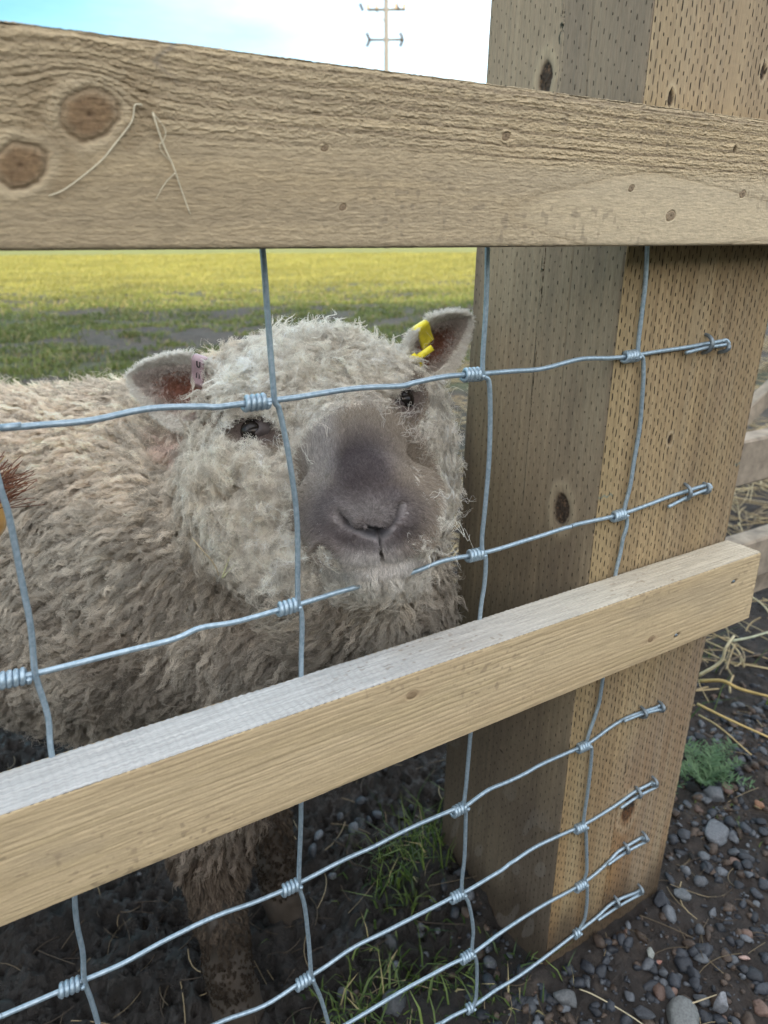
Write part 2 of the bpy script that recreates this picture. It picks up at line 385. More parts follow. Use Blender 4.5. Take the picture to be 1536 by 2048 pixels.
# ---- lower rail
LK = [(-.227, .578, .0030), (.013, .547, .0026), (-.5, .55, .004)]
def low_fun(l, a, b, fi):
    top = (fi == 1)
    zz = np.where(top, .595+(b+.037)*.6, a)
    g = grain_warp(l, zz, LK, .6)
    q = (g-.5)/.0042 + .5*fbm(l*7, g*50, b*20, 3, 105)
    late = sstep(.5, 1, np.abs((q % 1)-.5)*2)*(.4+.6*sstep(-.3, .4, fbm(l*6, g*80, 0, 2, 107)))
    f1 = fbm(l*60, zz*1100, b*900, 3, 109)
    saw = np.sin(l*1250+6*fbm(l*8, b*40, 0, 2, 131))
    h = .00026*f1 - .00026*late + .00010*fbm(l*800, zz*1200, b*1200, 2, 111)
    h = h + np.where(top, .00040*saw*(.4+.6*np.abs(fbm(l*30, b*90, 0, 2, 3)))+.0002*f1, 0)
    base = mixc((.47, .355, .21), (.57, .455, .29), .5+.5*fbm(l*5, zz*30, 0, 3, 151))
    base = mixc(base, (.40, .31, .20), late*.38)
    base = mixc(base, (.42, .33, .19), sstep(.0, .7, fbm(l*9, zz*200, 0, 3, 157))*.5)
    topc = mixc((.44, .455, .47), (.50, .455, .37), sstep(-.30, .08, l)); base = np.where(top[..., None], mixc(base, topc, .85), base); dirt = sstep(.1, .6, fbm(l*11, zz*45, 0, 5, 159)); base = mixc(base, (.33, .27, .19), dirt*.30)  # bluish sky light on the rail's upper face is mixed into its colour
    base = base*(1+.16*f1+np.where(top, .24*fbm(l*25, b*1500, 0, 3, 161), 0))[..., None]
    fr = sstep(.5, .75, vn(l*260, zz*420, b*300, 163))*sstep(-.1, .5, fbm(l*12, zz*30, 1, 2, 167))
    base = mixc(base, (.20, .15, .10), fr*.45)
    for (lk, ak, r) in LK:
        rr2 = np.sqrt(((l-lk)/1.5)**2+(zz-ak)**2)/r
        core = (1-sstep(.7, 1.3, rr2))*(~top)
        base = mixc(base, (.13, .085, .05), core*.85); h = h-.0005*np.exp(-((rr2-1)/.2)**2)*(~top)
        base = mixc(base, (.38, .27, .16), np.exp(-((l-lk)/(r*5))**2-((zz-ak)/(r*1.2))**2)*.5*(~top))
    for (lk, ak) in [(.047, .5405), (.118, .574)]:
        n_ = np.exp(-((((l-lk)*.8+(zz-ak)*.5)/.0036)**2+((zz-ak-(l-lk)*.25)/.0019)**2)**2)*(~top)
        base = mixc(base, (.05, .04, .03), n_*.95); h = h-.0022*n_
    return h, np.clip(base, .01, .8)
ls = np.unique(np.concatenate([np.arange(-2.2, -.56, .02), np.arange(-.56, .1520, .00055)]))
LR_FACES = [((.5265, -.037), (.5952, -.037), .0006), ((.5952, -.037), (.5952, -.001), .0006), ((.5952, -.001), (.5265, -.001), .01), ((.5265, -.001), (.5265, -.037), .004)]
timber('lower_rail', ls, LR_FACES, fr_rail, low_fun, None, MW_LOW, fence)

# ---- post: length along z; a = x, b = y.  x -.0255..+.158 ; front y=.0025
PF = [(.053, .705, .0030), (.079, .309, .0112), (.001, .952, .0035), (.090, .977, .0035)]     # knots on the front face (x,z)
PS = [(.108, .977, .0085), (.041, .646, .0105)]                                               # on the left face (y,z)
def post_fun(l, a, b, fi):
    front = (fi == 0); side = (fi == 3)
    c = np.where(front, a, np.where(side, b+.31, a+b))
    g = c.copy()
    kn = [(zk, xk, r, 0) for xk, zk, r in PF] + [(zk, yk+.31, r, 3) for yk, zk, r in PS]
    g = grain_warp(l, g, [(z_, x_, r_) for z_, x_, r_, f_ in kn if f_ == 0], .5)*front + grain_warp(l, g, [(z_, x_, r_) for z_, x_, r_, f_ in kn if f_ == 3], .5)*(~front)
    q = g/.0075 + 1.2*fbm(l*3, g*22, 0, 3, 205)
    late = sstep(.45, 1, np.abs((q % 1)-.5)*2)
    f1 = fbm(l*70, c*1000, 0, 3, 209); f2 = fbm(l*400, c*700, 0, 3, 211)
    h = .00016*f1+.00012*f2-.0001*late + .00045*np.abs(fbm(l*9, c*160, 0, 3, 215))
    base = mixc((.44, .33, .185), (.26, .19, .11), np.clip(.5+.55*fbm(l*2.2, c*22, 0, 4, 251)+.45*fbm(l*3, c*170, 0, 4, 252), 0, 1)); base = mixc(base, (.24, .19, .16), front*sstep(.1, .5, fbm(l*3, c*9, 3, 3, 254))*.5)
    base = mixc(base, (.26, .18, .10), late*.5)
    base = mixc(base, (.40, .32, .20), sstep(0, .8, fbm(l*7, c*140, 0, 3, 253))*.5)
    # olive edge band beside the corner, foot of the post stained brown and muddy
    base = mixc(base, (.33, .265, .13), (1-sstep(.006, .040, a+.0255+.012*fbm(l*7, c*60, 0, 4, 7)))*front*.22)
    low = 1-sstep(.2, .5, l)
    base = mixc(base, (.30, .165, .065), low*.75*front*sstep(-.4, .4, fbm(l*4, c*45, 0, 3, 257)))
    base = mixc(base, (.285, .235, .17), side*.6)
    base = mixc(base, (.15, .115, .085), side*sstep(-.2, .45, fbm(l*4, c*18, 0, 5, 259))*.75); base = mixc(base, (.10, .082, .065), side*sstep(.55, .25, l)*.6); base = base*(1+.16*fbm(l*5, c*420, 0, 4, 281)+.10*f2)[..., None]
    wet = (1-sstep(.165, .235, l+.035*fbm(c*25, l*10, 0, 4, 261)))
    base = mixc(base, (.055, .04, .028), wet*.85)
    bl = sstep(.25, .6, fbm(l*6, c*12, 5, 4, 263))*front*sstep(.7, .8, l)
    base = mixc(base, (.24, .19, .17), bl*.6)
    top_ = sstep(.93, .96, l); base = mixc(base, (.42, .35, .265), top_*.35)
    # pale scuffs low on the left face
    sc = sstep(.48, .56, vn(c*90+l*30, l*34, 0, 265))*side*(1-sstep(.3, .36, l)); base = mixc(base, (.36, .34, .32), sc*.14)
    for (zk, ck, r, f_) in kn:
        on = (fi == f_); dl, da = l-zk, c-ck; th = np.arctan2(da, dl)
        rr2 = np.sqrt((dl/1.45)**2+(da*1.15)**2)/(r*(1+.12*fbm(np.cos(th)*2, np.sin(th)*2, ck*90, 2, 271)))
        core = (1-sstep(.8, 1.05, rr2))*on
        base = mixc(base, (.035, .024, .018), core*.92)
        base = mixc(base, (.16, .10, .06), core*sstep(.1, .5, fbm(dl*500, da*700, 0, 3, 273)))
        halo = np.exp(-((rr2-1.5)/.35)**2)*on
        base = mixc(base, (.52, .43, .29), halo*.5)
        h = h-.0022*core*(.6+.5*fbm(dl*600, da*600, 0, 3, 275)) + .0004*halo
        tail = np.exp(-((da)/(r*1.1))**2)*np.exp(-np.maximum(0, zk-l)/.05)*(l < zk)*on*(r > .005)*front
        base = mixc(base, (.17, .075, .03), tail*(.5+.4*np.sin(da*1600+l*60)))
    for (ck, zt, zb) in [(.31+.056, 1.2, .66), ]:
        cr = np.exp(-((c-ck-.004*np.sin(l*6)-.002)/.0004)**2)*side*sstep(zb, zb+.05, l)
        base = mixc(base, (.06, .045, .03), cr*.5); h = h-.0006*cr
    for (xk, zk) in [(.107, .652), (.080, .782), (.103, .778), (.0175, .665)]:
        ch = np.exp(-((a-xk-.003)/.002)**2-((l-zk+.006)/.004)**2)*front; base = mixc(base, (.03, .025, .02), ch*.5)
    pen = (np.exp(-((l-.668-.001*np.sin(a*900))/.0007)**2)*((a < -.0085) | (a > .149))*front)
    base = mixc(base, (.08, .20, .20), pen*.7)
    return h, np.clip(base, .01, .8)
ls = np.unique(np.concatenate([np.arange(.02, 1.14, .00085), np.arange(1.14, 1.4, .01)]))
PFACES = [((-.0255, .0025), (.158, .0025), .00075), ((.158, .0025), (.158, .182), .01), ((.158, .182), (-.0255, .182), .01), ((-.0255, .182), (-.0255, .0025), .0009)]
# the stick tapers a hair towards its foot and leans as the real one does
def fr_post(l, A, B):
    return np.stack([A + np.where(A > .06, (l-.6)*.035, (l-.6)*.014), B + np.where(B > .09, (.6-l)*.02, 0), l], -1)
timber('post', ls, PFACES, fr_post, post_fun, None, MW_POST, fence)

# ------------------------------------------------------------------ wire netting
WIREM, nt, b_ = newmat('galvanised_wire')
f_ = noise(nt, 350, 4, .6)
nt.links.new(ramp(nt, f_, [(.3, (.25, .34, .41)), (.7, (.42, .52, .60))]), b_.inputs['Base Color'])
b_.inputs['Metallic'].default_value = .55; b_.inputs['Roughness'].default_value = .42; bump(nt, f_, .25, .0002, b_)
STAPM = flatmat('staple_zinc', (.20, .24, .27), .45, .6, .2, 300)
LINE={
7:[(-0.4487,0.7793),(-0.4363,0.7791),(-0.4180,0.7782),(-0.3951,0.7779),(-0.3665,0.7804),(-0.3404,0.7785),(-0.3294,0.7772),(-0.3033,0.7774),(-0.2819,0.7776),(-0.2424,0.7786),(-0.2141,0.7770),(-0.2030,0.7781),(-0.1800,0.7797),(-0.1529,0.7789),(-0.1216,0.7781),(-0.0966,0.7776),(-0.0611,0.7813),(-0.0303,0.7796),(-0.0034,0.7794),(0.0304,0.7806),(0.0724,0.7819),(0.1041,0.7833)],
6:[(-0.4677,0.6481),(-0.4584,0.6485),(-0.4463,0.6474),(-0.4272,0.6466),(-0.3736,0.6456),(-0.3527,0.6482),(-0.3282,0.6462),(-0.2911,0.6469),(-0.2561,0.6476),(-0.2294,0.6481),(-0.2014,0.6479),(-0.1804,0.6505),(-0.1439,0.6483),(-0.0945,0.6490),(-0.0585,0.6509),(-0.0504,0.6510),(0.0040,0.6500),(0.0551,0.6537),(0.0776,0.6551),(0.1114,0.6562)],
4:[(-0.5119,0.4272),(-0.4960,0.4272),(-0.4512,0.4242),(-0.4232,0.4230),(-0.3905,0.4262),(-0.3621,0.4270),(-0.3324,0.4229),(-0.3014,0.4212),(-0.2616,0.4231),(-0.2225,0.4230),(-0.1642,0.4226),(-0.1492,0.4201),(-0.1241,0.4252),(-0.0970,0.4236),(-0.0691,0.4271),(-0.0398,0.4266),(-0.0082,0.4246),(0.0065,0.4266),(0.0408,0.4341),(0.0920,0.4299)],
3:[(-0.4186,0.3295),(-0.3729,0.3262),(-0.3348,0.3182),(-0.2957,0.3221),(-0.2641,0.3272),(-0.2227,0.3270),(-0.1609,0.3244),(-0.1478,0.3233),(-0.1038,0.3249),(-0.0898,0.3274),(-0.0603,0.3310),(0.0006,0.3251),(0.0370,0.3273),(0.0717,0.3326),(0.0980,0.3335)],
2:[(-0.3254,0.2487),(-0.2662,0.2454),(-0.2137,0.2448),(-0.1582,0.2428),(-0.1335,0.2410),(-0.0986,0.2463),(-0.0528,0.2489),(0.0106,0.2452),(0.0440,0.2552),(0.0669,0.2613),(0.0954,0.2616)],
1:[(-0.2225,0.1751),(-0.1674,0.1712),(-0.1300,0.1675),(-0.0934,0.1676),(-0.0457,0.1708),(0.0104,0.1779),(0.0365,0.1812),(0.0637,0.1880),(0.1056,0.1798)],
}
STAY={
0:[(-0.4409,0.7788),(-0.4418,0.7692),(-0.4411,0.7505),(-0.4398,0.7348),(-0.4398,0.6983),(-0.4399,0.6754),(-0.4420,0.6506),(-0.4417,0.6412),(-0.4401,0.6200),(-0.4420,0.5943),(-0.4422,0.5264),(-0.4463,0.4772),(-0.4465,0.4493),(-0.4488,0.4265),(-0.4472,0.4057),(-0.4461,0.3817),(-0.4458,0.3465)],
1:[(-0.3006,0.8617),(-0.2998,0.8316),(-0.2993,0.8079),(-0.2987,0.7789),(-0.2961,0.7729),(-0.2938,0.7595),(-0.2906,0.7319),(-0.2884,0.6998),(-0.2905,0.6513),(-0.2887,0.6384),(-0.2909,0.5948),(-0.2934,0.5361),(-0.2970,0.4774),(-0.3012,0.4263),(-0.2980,0.4002),(-0.2960,0.3634),(-0.2955,0.3258),(-0.2885,0.2947),(-0.2827,0.2579),(-0.2763,0.2088)],
2:[(-0.1521,0.8615),(-0.1509,0.8257),(-0.1510,0.7813),(-0.1454,0.7709),(-0.1428,0.7256),(-0.1443,0.6817),(-0.1451,0.6529),(-0.1409,0.6440),(-0.1411,0.6218),(-0.1443,0.5934),(-0.1462,0.5229),(-0.1485,0.4756),(-0.1502,0.4433),(-0.1514,0.4238),(-0.1489,0.4126),(-0.1486,0.3675),(-0.1497,0.3296),(-0.1417,0.3091),(-0.1350,0.2741),(-0.1343,0.2460),(-0.1281,0.2258),(-0.1265,0.1828),(-0.1307,0.1679)],
3:[(-0.0057,0.8614),(-0.0033,0.8329),(-0.0031,0.8066),(-0.0022,0.7819),(0.0045,0.7754),(0.0076,0.7512),(0.0102,0.7226),(0.0084,0.6956),(0.0065,0.6713),(0.0036,0.6523),(0.0086,0.6438),(0.0060,0.6295),(0.0051,0.6165),(0.0015,0.5923),(0.0012,0.5316),(0.0005,0.4744),(-0.0022,0.4571),(-0.0102,0.4305),(-0.0033,0.4170),(-0.0017,0.3794),(-0.0023,0.3314),(0.0032,0.3150),(0.0099,0.2677),(0.0099,0.2510),(0.0143,0.2391),(0.0168,0.1968),(0.0096,0.1784)],
}
KNOT=[(7,-0.3033,0.7774),(7,-0.1529,0.7789),(7,-0.0034,0.7794),(6,-0.4463,0.6474),(6,-0.2911,0.6469),(6,-0.1439,0.6483),(6,0.0040,0.6500),(4,-0.4512,0.4242),(4,-0.3014,0.4212),(4,-0.1492,0.4201),(4,-0.0082,0.4246),(3,-0.2957,0.3221),(3,-0.1478,0.3233),(3,0.0006,0.3251),(2,-0.1335,0.2410),(2,0.0106,0.2452),(1,-0.1300,0.1675),(1,0.0104,0.1779)]
STAPLE=[(0.0799,0.7822),(0.1021,0.7782),(0.0811,0.6545),(0.1071,0.6536),(0.0642,0.4321),(0.0899,0.4295),(0.0743,0.3308),(0.0979,0.3342),(0.0677,0.2609),(0.0952,0.2624),(0.0646,0.1875),(0.1024,0.1838)]
TAIL=[(0.1026,0.7835,0.0508,0.7783),(0.1099,0.6567,0.0558,0.6477),(0.0906,0.4310,0.0350,0.4365),(0.0996,0.3309,0.0473,0.3273),(0.0985,0.2595,0.0396,0.2575),(0.1041,0.1816,0.0354,0.1827)]
net = bpy.data.objects.new('wire_netting', None); link(net, fence); net.matrix_parent_inverse = fence.matrix_world.inverted()
net.location = (-.2, 0, .5); bpy.context.view_layer.update()
WR = .00168
def wobble(P, amp=.0009, seed=0):
    P = P.copy(); s = np.arange(len(P)); P[:, 1] += amp*vn(s*.23, seed, 0, seed); return P
LINE[5] = [(-.9, .548), (-.3, .547), (0, .548), (.1, .549)]; LINE[8] = [(-.9, .888), (-.3, .887), (.0, .888), (.1, .889)]
for k, pts in LINE.items():
    pts = [(-1.6, pts[0][1]+.002), (-1.1, pts[0][1]-.001)] + ([(-.7, pts[0][1])] if k not in (5, 8) else []) + list(pts)
    P = smoothpath([(x, 0 if x > -.02 else -.0006, z) for x, z in pts], 6)
    V, F = tube(wobble(P, .0008, k), WR, 10); mesh('line_wire', V, F, WIREM, net)
for k, pts in STAY.items():
    P = smoothpath([(x, -.0022 if k < 3 else -.0004, z) for x, z in [(pts[0][0], .892)]+list(pts)], 6)
    if k == 3: P[:, 1] -= .0012
    V, F = tube(wobble(P, .0006, 20+k), WR, 10); mesh('stay_wire', V, F, WIREM, net)
for k in range(1, 8):      # further stays that carry on out of frame to the left
    x0 = -.442-.15*k
    if x0 < -1.6: break
    P = smoothpath([(x0+.002*math.sin(j*2.1+k), -.0022, .17+.09*j) for j in range(9)], 4)
    V, F = tube(P, WR, 8); mesh('stay_wire', V, F, WIREM, net)
def knot(x, z, k, seed):
    # hinge joint: the stay is wrapped four times round the line wire, left of the crossing
    n = 15; turns = 4.4 if k > 1 else 2.2; L = .0135 if k > 1 else .0075
    pts = smoothpath([(px, 0, pz) for px, pz in LINE[k]], 6)
    i = np.argmin(np.abs(pts[:, 0]-x)); sl = (pts[min(i+3, len(pts)-1)]-pts[max(i-3, 0)]); sl = sl[2]/max(sl[0], 1e-4)
    t = np.linspace(0, 1, int(turns*14)); a = t*turns*2*math.pi + math.pi
    X = x+.001-L*t; rr = .0034
    P = np.stack([X, -.0008+rr*np.cos(a), z + (X-x)*sl + rr*np.sin(a)], -1)
    parts = [tube(P, WR*.95, 8)]
    return join(parts)
for i, (k, x, z) in enumerate(KNOT):
    V, F = knot(x, z, k, i); mesh('knot', V, F, WIREM, net)
for (x0, z0, x1, z1) in TAIL:
    P = smoothpath([(x0-.004, -.0005, z0-.0003), (x0+.0006, -.001, z0+.0004), (x0+.0025, -.0022, z0-.0012), (x0+.0005, -.003, z0-.003), ((x0+x1)/2, -.0026, (z0+z1)/2-.0012), (x1, -.004, z1-.0006)], 6)
    V, F = tube(P, WR*.9, 8); mesh('wire_tail', V, F, WIREM, net)
for i, (x, z) in enumerate(STAPLE):
    t = np.linspace(0, math.pi, 13); s = (.0075 if i in (0, 2) else .0055)*(.8 if i % 2 else 1)
    tl = .25 if i % 2 else .05
    P = np.stack([x+np.cos(t)*s*tl, .004-np.sin(t)*.0098, z+np.cos(t)*s], -1)
    V, F = tube(P, .0013+.0006*np.sin(t), 8); o = mesh('staple', V, F, STAPM, fence)
for (x, z) in [(.047, .5405), (.118, .574)]:
    t = np.linspace(0, 2*math.pi, 15)[:-1]
    V = [[x, -.0362, z]] + [[x+.0017*math.cos(a), -.0365, z+.0011*math.sin(a)] for a in t] + [[x+.0019*math.cos(a), -.034, z+.0013*math.sin(a)] for a in t]
    F = [[0, 1+i, 1+(i+1) % 14] for i in range(14)] + [[1+i, 15+i, 15+(i+1) % 14, 1+(i+1) % 14] for i in range(14)]
    mesh('nail_head', V, F, STAPM, fence)
# ------------------------------------------------------------------ ground: one sheet to the horizon
def gz(x, y):
    x, y = np.asarray(x, float), np.asarray(y, float)
    d = np.hypot(x-CAM[0], y-CAM[1])
    pen = sstep(.0, .10, y-.25*np.maximum(x, 0)) * (1-sstep(.0, .5, x))          # trodden mud of the pen
    far = sstep(1.6, 4.0, d)
    z = .150 + .011*np.maximum(0, d-4)*(1-sstep(160, 300, d)) + sstep(150, 330, d)*(4+4*vn(x*.01, y*.01, 0, 5)) + .0*x
    z = z - .012*sstep(-.02, -.25, y)*(x > -.3) + .010*sstep(.0, .2, x)*sstep(-.1, .1, y)
    churn = np.abs(fbm(x*17, y*17, 0, 5, 301)); c2 = fbm(x*55, y*55, 0, 4, 302)
    z = z + pen*(1-far)*(.034*fbm(x*9, y*9, 0, 3, 303) + .020*(.55-1.6*churn)*(.6+.6*vn(x*6, y*6, 0, 308)) + .016*(.4-1.5*np.abs(c2)) + .007*(.4-1.6*np.abs(fbm(x*120, y*120, 0, 2, 309))) - .016)
    z = z + (1-pen)*(1-far)*(.010*fbm(x*8, y*8, 0, 3, 305) + .0065*fbm(x*70, y*70, 0, 4, 306) + .0022*np.abs(fbm(x*220, y*220, 0, 2, 307)))
    z = z + far*(.035*fbm(x*1.1, y*1.1, 0, 3, 311) + .03*fbm(x*5, y*5, 0, 4, 313)*(1-sstep(30, 60, d)))
    # mud heaped against the post
    z = z + .020*np.exp(-((x+.03)/.05)**2-((y-.17)/.05)**2) + .006*np.exp(-((x-.06)/.14)**2-((y+.01)/.05)**2)
    return z
def gaxis(lo, f0, f1, hi, st, gr):
    a = list(np.arange(f0, f1, st)); s = st; x = a[-1]
    while x < hi: s = min(s*gr, 22); x += s; a.append(x)
    s = st; x = a[0]; b = []
    while x > lo: s = min(s*gr, 22); x -= s; b.append(x)
    return np.array(b[::-1]+a)
gx = gaxis(-420, -.72, .62, 420, .0042, 1.045); gy = gaxis(-60, -.30, 1.0, 460, .0042, 1.035)
GX, GY = np.meshgrid(gx, gy, indexing='ij'); GZ = gz(GX, GY)
d = np.hypot(GX-CAM[0], GY-CAM[1])
pen = sstep(.0, .14, GY-.25*np.maximum(GX, 0)+.04*fbm(GX*9, GY*9, 0, 3, 321)) * (1-sstep(.1, .5, GX)); far = sstep(1.5, 3.5, d)
mud = mixc((.010, .0085, .0075), (.034, .027, .022), .5+.5*fbm(GX*14, GY*14, 0, 4, 331))
soil = mixc((.050, .036, .029), (.022, .018, .016), .5+.5*fbm(GX*16, GY*16, 0, 5, 333))
soil = mixc(soil, (.10, .077, .058), sstep(.2, .6, fbm(GX*60, GY*60, 0, 3, 334))*.5)
fld = mixc((.060, .047, .034), (.055, .072, .024), sstep(-.25, .35, fbm(GX*.7, GY*1.4, 0, 5, 335)+.25*fbm(GX*6, GY*6, 0, 3, 337)+.25*sstep(6, 16, d)))
fld = mixc(fld, (.20, .21, .035), sstep(9, 22, d)*.9)  # sunlit yellow of the far field is mixed into the earth colour
col = mixc(mixc(soil, mud, pen)*.85, fld, far)
ni, nj = GX.shape; i, j = np.meshgrid(np.arange(ni-1), np.arange(nj-1), indexing='ij')
F = np.stack([i*nj+j, (i+1)*nj+j, (i+1)*nj+j+1, i*nj+j+1], -1).reshape(-1, 4)
gm, nt, b = newmat('earth')
c = attr(nt, 'col', 'Color'); f1 = noise(nt, 90, 6, .7); f2 = noise(nt, 3.0, 8, .7)
c = mixn(nt, c, ramp(nt, f1, [(.3, (.6,)*3), (.7, (1.35,)*3)]), 1., 'MULTIPLY')
f4 = noise(nt, 14, 6, .7); c = mixn(nt, c, ramp(nt, f2, [(.3, (.7,)*3), (.7, (1.25,)*3)]), 1., 'MULTIPLY'); c = mixn(nt, c, ramp(nt, f4, [(.35, (.55,)*3), (.65, (1.35,)*3)]), 1., 'MULTIPLY')
nt.links.new(c, b.inputs['Base Color'])
wet = attr(nt, 'wet'); rr = mth(nt, 'MULTIPLY_ADD', wet, -.68, .88); rr = mth(nt, 'MULTIPLY_ADD', mth(nt, 'SUBTRACT', f1, .5), .5, rr)
nt.links.new(rr, b.inputs['Roughness']); b.inputs['Specular IOR Level'].default_value = .6
f3 = noise(nt, 420, 5, .75); pb_ = bump(nt, f1, 1.0, .010, b); bump(nt, f3, 1.0, .0028, b, pb_)
ground = mesh('ground', np.stack([GX, GY, GZ], -1).reshape(-1, 3), F, gm, col=col.reshape(-1, 3), attrs={'wet': (pen*(1-far)*sstep(-.3, .3, fbm(GX*13, GY*13, 0, 3, 341))).ravel()})
tag(ground, kind='structure')

# ------------------------------------------------------------------ grass blades
def blades(x, y, h, wd, col, lean=.5, z=None, seed=1):
    n = len(x); rg = np.random.default_rng(seed); z = gz(x, y) if z is None else z
    a = rg.uniform(0, 2*np.pi, n); b = rg.uniform(0, 2*np.pi, n); ln = lean*h*rg.uniform(.2, 1.2, n)
    B = np.stack([x, y, z-.004], -1); wv = np.stack([np.cos(a), np.sin(a), 0*a], -1)*wd[:, None]/2; dv = np.stack([np.cos(b), np.sin(b), 0*b], -1)*ln[:, None]
    up = np.zeros((n, 3)); up[:, 2] = h
    V = np.stack([B-wv, B+wv, B+.3*dv+.55*up-wv*.85, B+.3*dv+.55*up+wv*.85, B+dv+up*(1-.25*lean)], 1).reshape(-1, 3)
    k = np.arange(n)[:, None]*5
    F = np.concatenate([k+[0, 1, 3], k+[0, 3, 2], k+[2, 3, 4]], 0)
    return V, F, np.repeat(col, 5, 0)
def leafmat(name, rough=.55):
    m, nt, b = newmat(name); c = attr(nt, 'col', 'Color'); nt.links.new(c, b.inputs['Base Color']); b.inputs['Roughness'].default_value = rough
    t = nt.nodes.new('ShaderNodeBsdfTranslucent'); nt.links.new(c, t.inputs[0]); ms = nt.nodes.new('ShaderNodeMixShader'); ms.inputs[0].default_value = .3
    nt.links.new(b.outputs[0], ms.inputs[1]); nt.links.new(t.outputs[0], ms.inputs[2]); nt.links.new(ms.outputs[0], nt.nodes['Material Output'].inputs['Surface'])
    return m
LEAF = leafmat('grass_blade')
def wedge(n, d0, d1, a0, a1, pw=1.6):
    dd = (rng.uniform(d0**(1/pw), d1**(1/pw), n))**pw; aa = rng.uniform(R(a0), R(a1), n)
    return CAM[0]+dd*np.sin(aa), CAM[1]+dd*np.cos(aa), dd
x, y, dd = wedge(420000, 1.8, 34, -4, 46, 1.7)
keep = (.6*fbm(x*.7, y*1.4, 0, 5, 335)+.75*fbm(x*5, y*7, 0, 3, 337)+.12+.35*sstep(8, 16, dd) + rng.uniform(-.3, .15, len(x))) > .0
keep &= ~((x > -.6) & (y < 1.9)); keep &= ~((x > .45) & (y < 3.2) & (x > .2*y))
x, y, dd = x[keep], y[keep], dd[keep]; n = len(x)
t = np.clip(.5+.6*fbm(x*2, y*2, 0, 3, 351)+rng.uniform(-.35, .35, n), 0, 1)
cg = mixc((.075, .11, .028), (.18, .22, .05), t); dry = rng.uniform(0, 1, n) < .16; cg[dry] = (.30, .25, .12)
cg = mixc(cg, (.29, .28, .075), sstep(8, 14, dd)*.75)  # far blades yellowed: the sunlit tone is put into their colour
cg = cg*(1+.38*fbm(x*1.3, y*2.2, 0, 4, 357))[:, None]
V, F, C = blades(x, y, rng.uniform(.018, .055, n)*(1+.02*dd), rng.uniform(.003, .006, n)*(1+.14*dd), cg, .9, seed=5)
o = mesh('field_grass', V, F, LEAF, col=C); tag(o, 'short green and yellow pasture grass over the muddy field', 'grass', kind='stuff')
# near tufts by the post and under the netting
Xs, Ys, Hs = [], [], []
for (cx, cy, n, s, hh) in [(-.075, .19, 80, .030, .065), (-.10, .175, 60, .03, .05), (-.045, .225, 80, .03, .075), (-.195, .075, 75, .030, .05), (-.165, .06, 60, .05, .035), (-.13, .11, 45, .055, .04),
                           (-.12, .02, 60, .04, .04), (-.23, .06, 60, .03, .04), (.40, .42, 260, .06, .09), (.5, .36, 200, .08, .09), (.30, .30, 80, .05, .05), (.36, .02, 40, .05, .02), (-.06, .01, 30, .03, .03)]:
    Xs.append(rng.normal(cx, s, n)); Ys.append(rng.normal(cy, s*.8, n)); Hs.append(rng.uniform(.35, 1., n)*hh)
x, y, h = map(np.concatenate, (Xs, Ys, Hs)); k = ~((x > -.028) & (x < .17) & (y > -.003) & (y < .19)); x, y, h = x[k], y[k], h[k]; n = len(x)
cg = mixc((.030, .065, .016), (.15, .21, .045), rng.uniform(0, 1, n)**1.4); cg[rng.uniform(0, 1, n) < .1] = (.38, .32, .16)
V, F, C = blades(x, y, h, rng.uniform(.0012, .0032, n), cg, 1.1, seed=8)
o = mesh('pen_grass', V, F, LEAF, col=C); tag(o, 'sparse bright green grass blades in the mud beside the post', 'grass', kind='stuff')

# ------------------------------------------------------------------ straw
STRAW = colmat('straw', .5, micro=(60, (1, 1, 1), .001))
def stalks(x, y, z, ln, wd, az, tilt, col, bend=.15, seg=5, seed=3):
    rg = np.random.default_rng(seed); n = len(x); s = np.linspace(-.5, .5, 6)
    D = np.stack([np.cos(az)*np.cos(tilt), np.sin(az)*np.cos(tilt), np.sin(tilt)], -1); S = np.stack([-np.sin(az), np.cos(az), 0*az], -1); U = np.cross(D, S)
    bd = rg.uniform(-bend, bend, n)[:, None]; kk = rg.uniform(-bend, bend, n)[:, None]
    P = np.stack([x, y, z], -1)[:, None, :] + D[:, None, :]*(ln[:, None]*s)[..., None] + S[:, None, :]*((s*s)[None, :]*bd*ln[:, None]*3)[..., None] + U[:, None, :]*((s*s)[None, :]*kk*ln[:, None])[..., None]
    V = []
    for q in range(4):
        a = q*np.pi/2; V.append(P + (S*np.cos(a)+U*.8*np.sin(a))[:, None, :]*wd[:, None, None]/2)
    V = np.stack(V, 2).reshape(-1, 3); k = (np.arange(n)*24)[:, None]; F = []
    for i in range(5):
        for q in range(4): F.append(k+[i*4+q, i*4+(q+1) % 4, (i+1)*4+(q+1) % 4, (i+1)*4+q])
    return V, np.concatenate(F), np.repeat(col, 24, 0)
n = 17000
x = rng.uniform(.05, 4.6, n); y = rng.uniform(.2, 4.0, n)
k = (fbm(x*2, y*2, 0, 3, 371) + rng.uniform(-.3, .3, n) > -.16) & ~((x < .20) & (y < .3)) & (y > .12+.3*(x-.2)*0) & (x > .1+.10*y) & ((x > .35) | (y > .5)); x, y = x[k], y[k]; n = len(x)
cs = mixc((.30, .22, .11), (.55, .45, .26), rng.uniform(0, 1, n)); cs[rng.uniform(0, 1, n) < .2] = (.16, .12, .08)
V, F, C = stalks(x, y, gz(x, y)+rng.uniform(.002, .035, n), rng.uniform(.04, .20, n), rng.uniform(.0015, .0042, n), rng.uniform(0, 6.3, n), rng.normal(0, .16, n), cs)
x2 = rng.uniform(-.75, .6, 1500); y2 = rng.uniform(-.3, .7, 1500); k = ~((x2 > -.03) & (x2 < .165) & (y2 > -.01) & (y2 < .2)); x2, y2 = x2[k], y2[k]; n2 = len(x2)
c2 = mixc((.045, .033, .024), (.34, .27, .16), rng.uniform(0, 1, n2)**4)
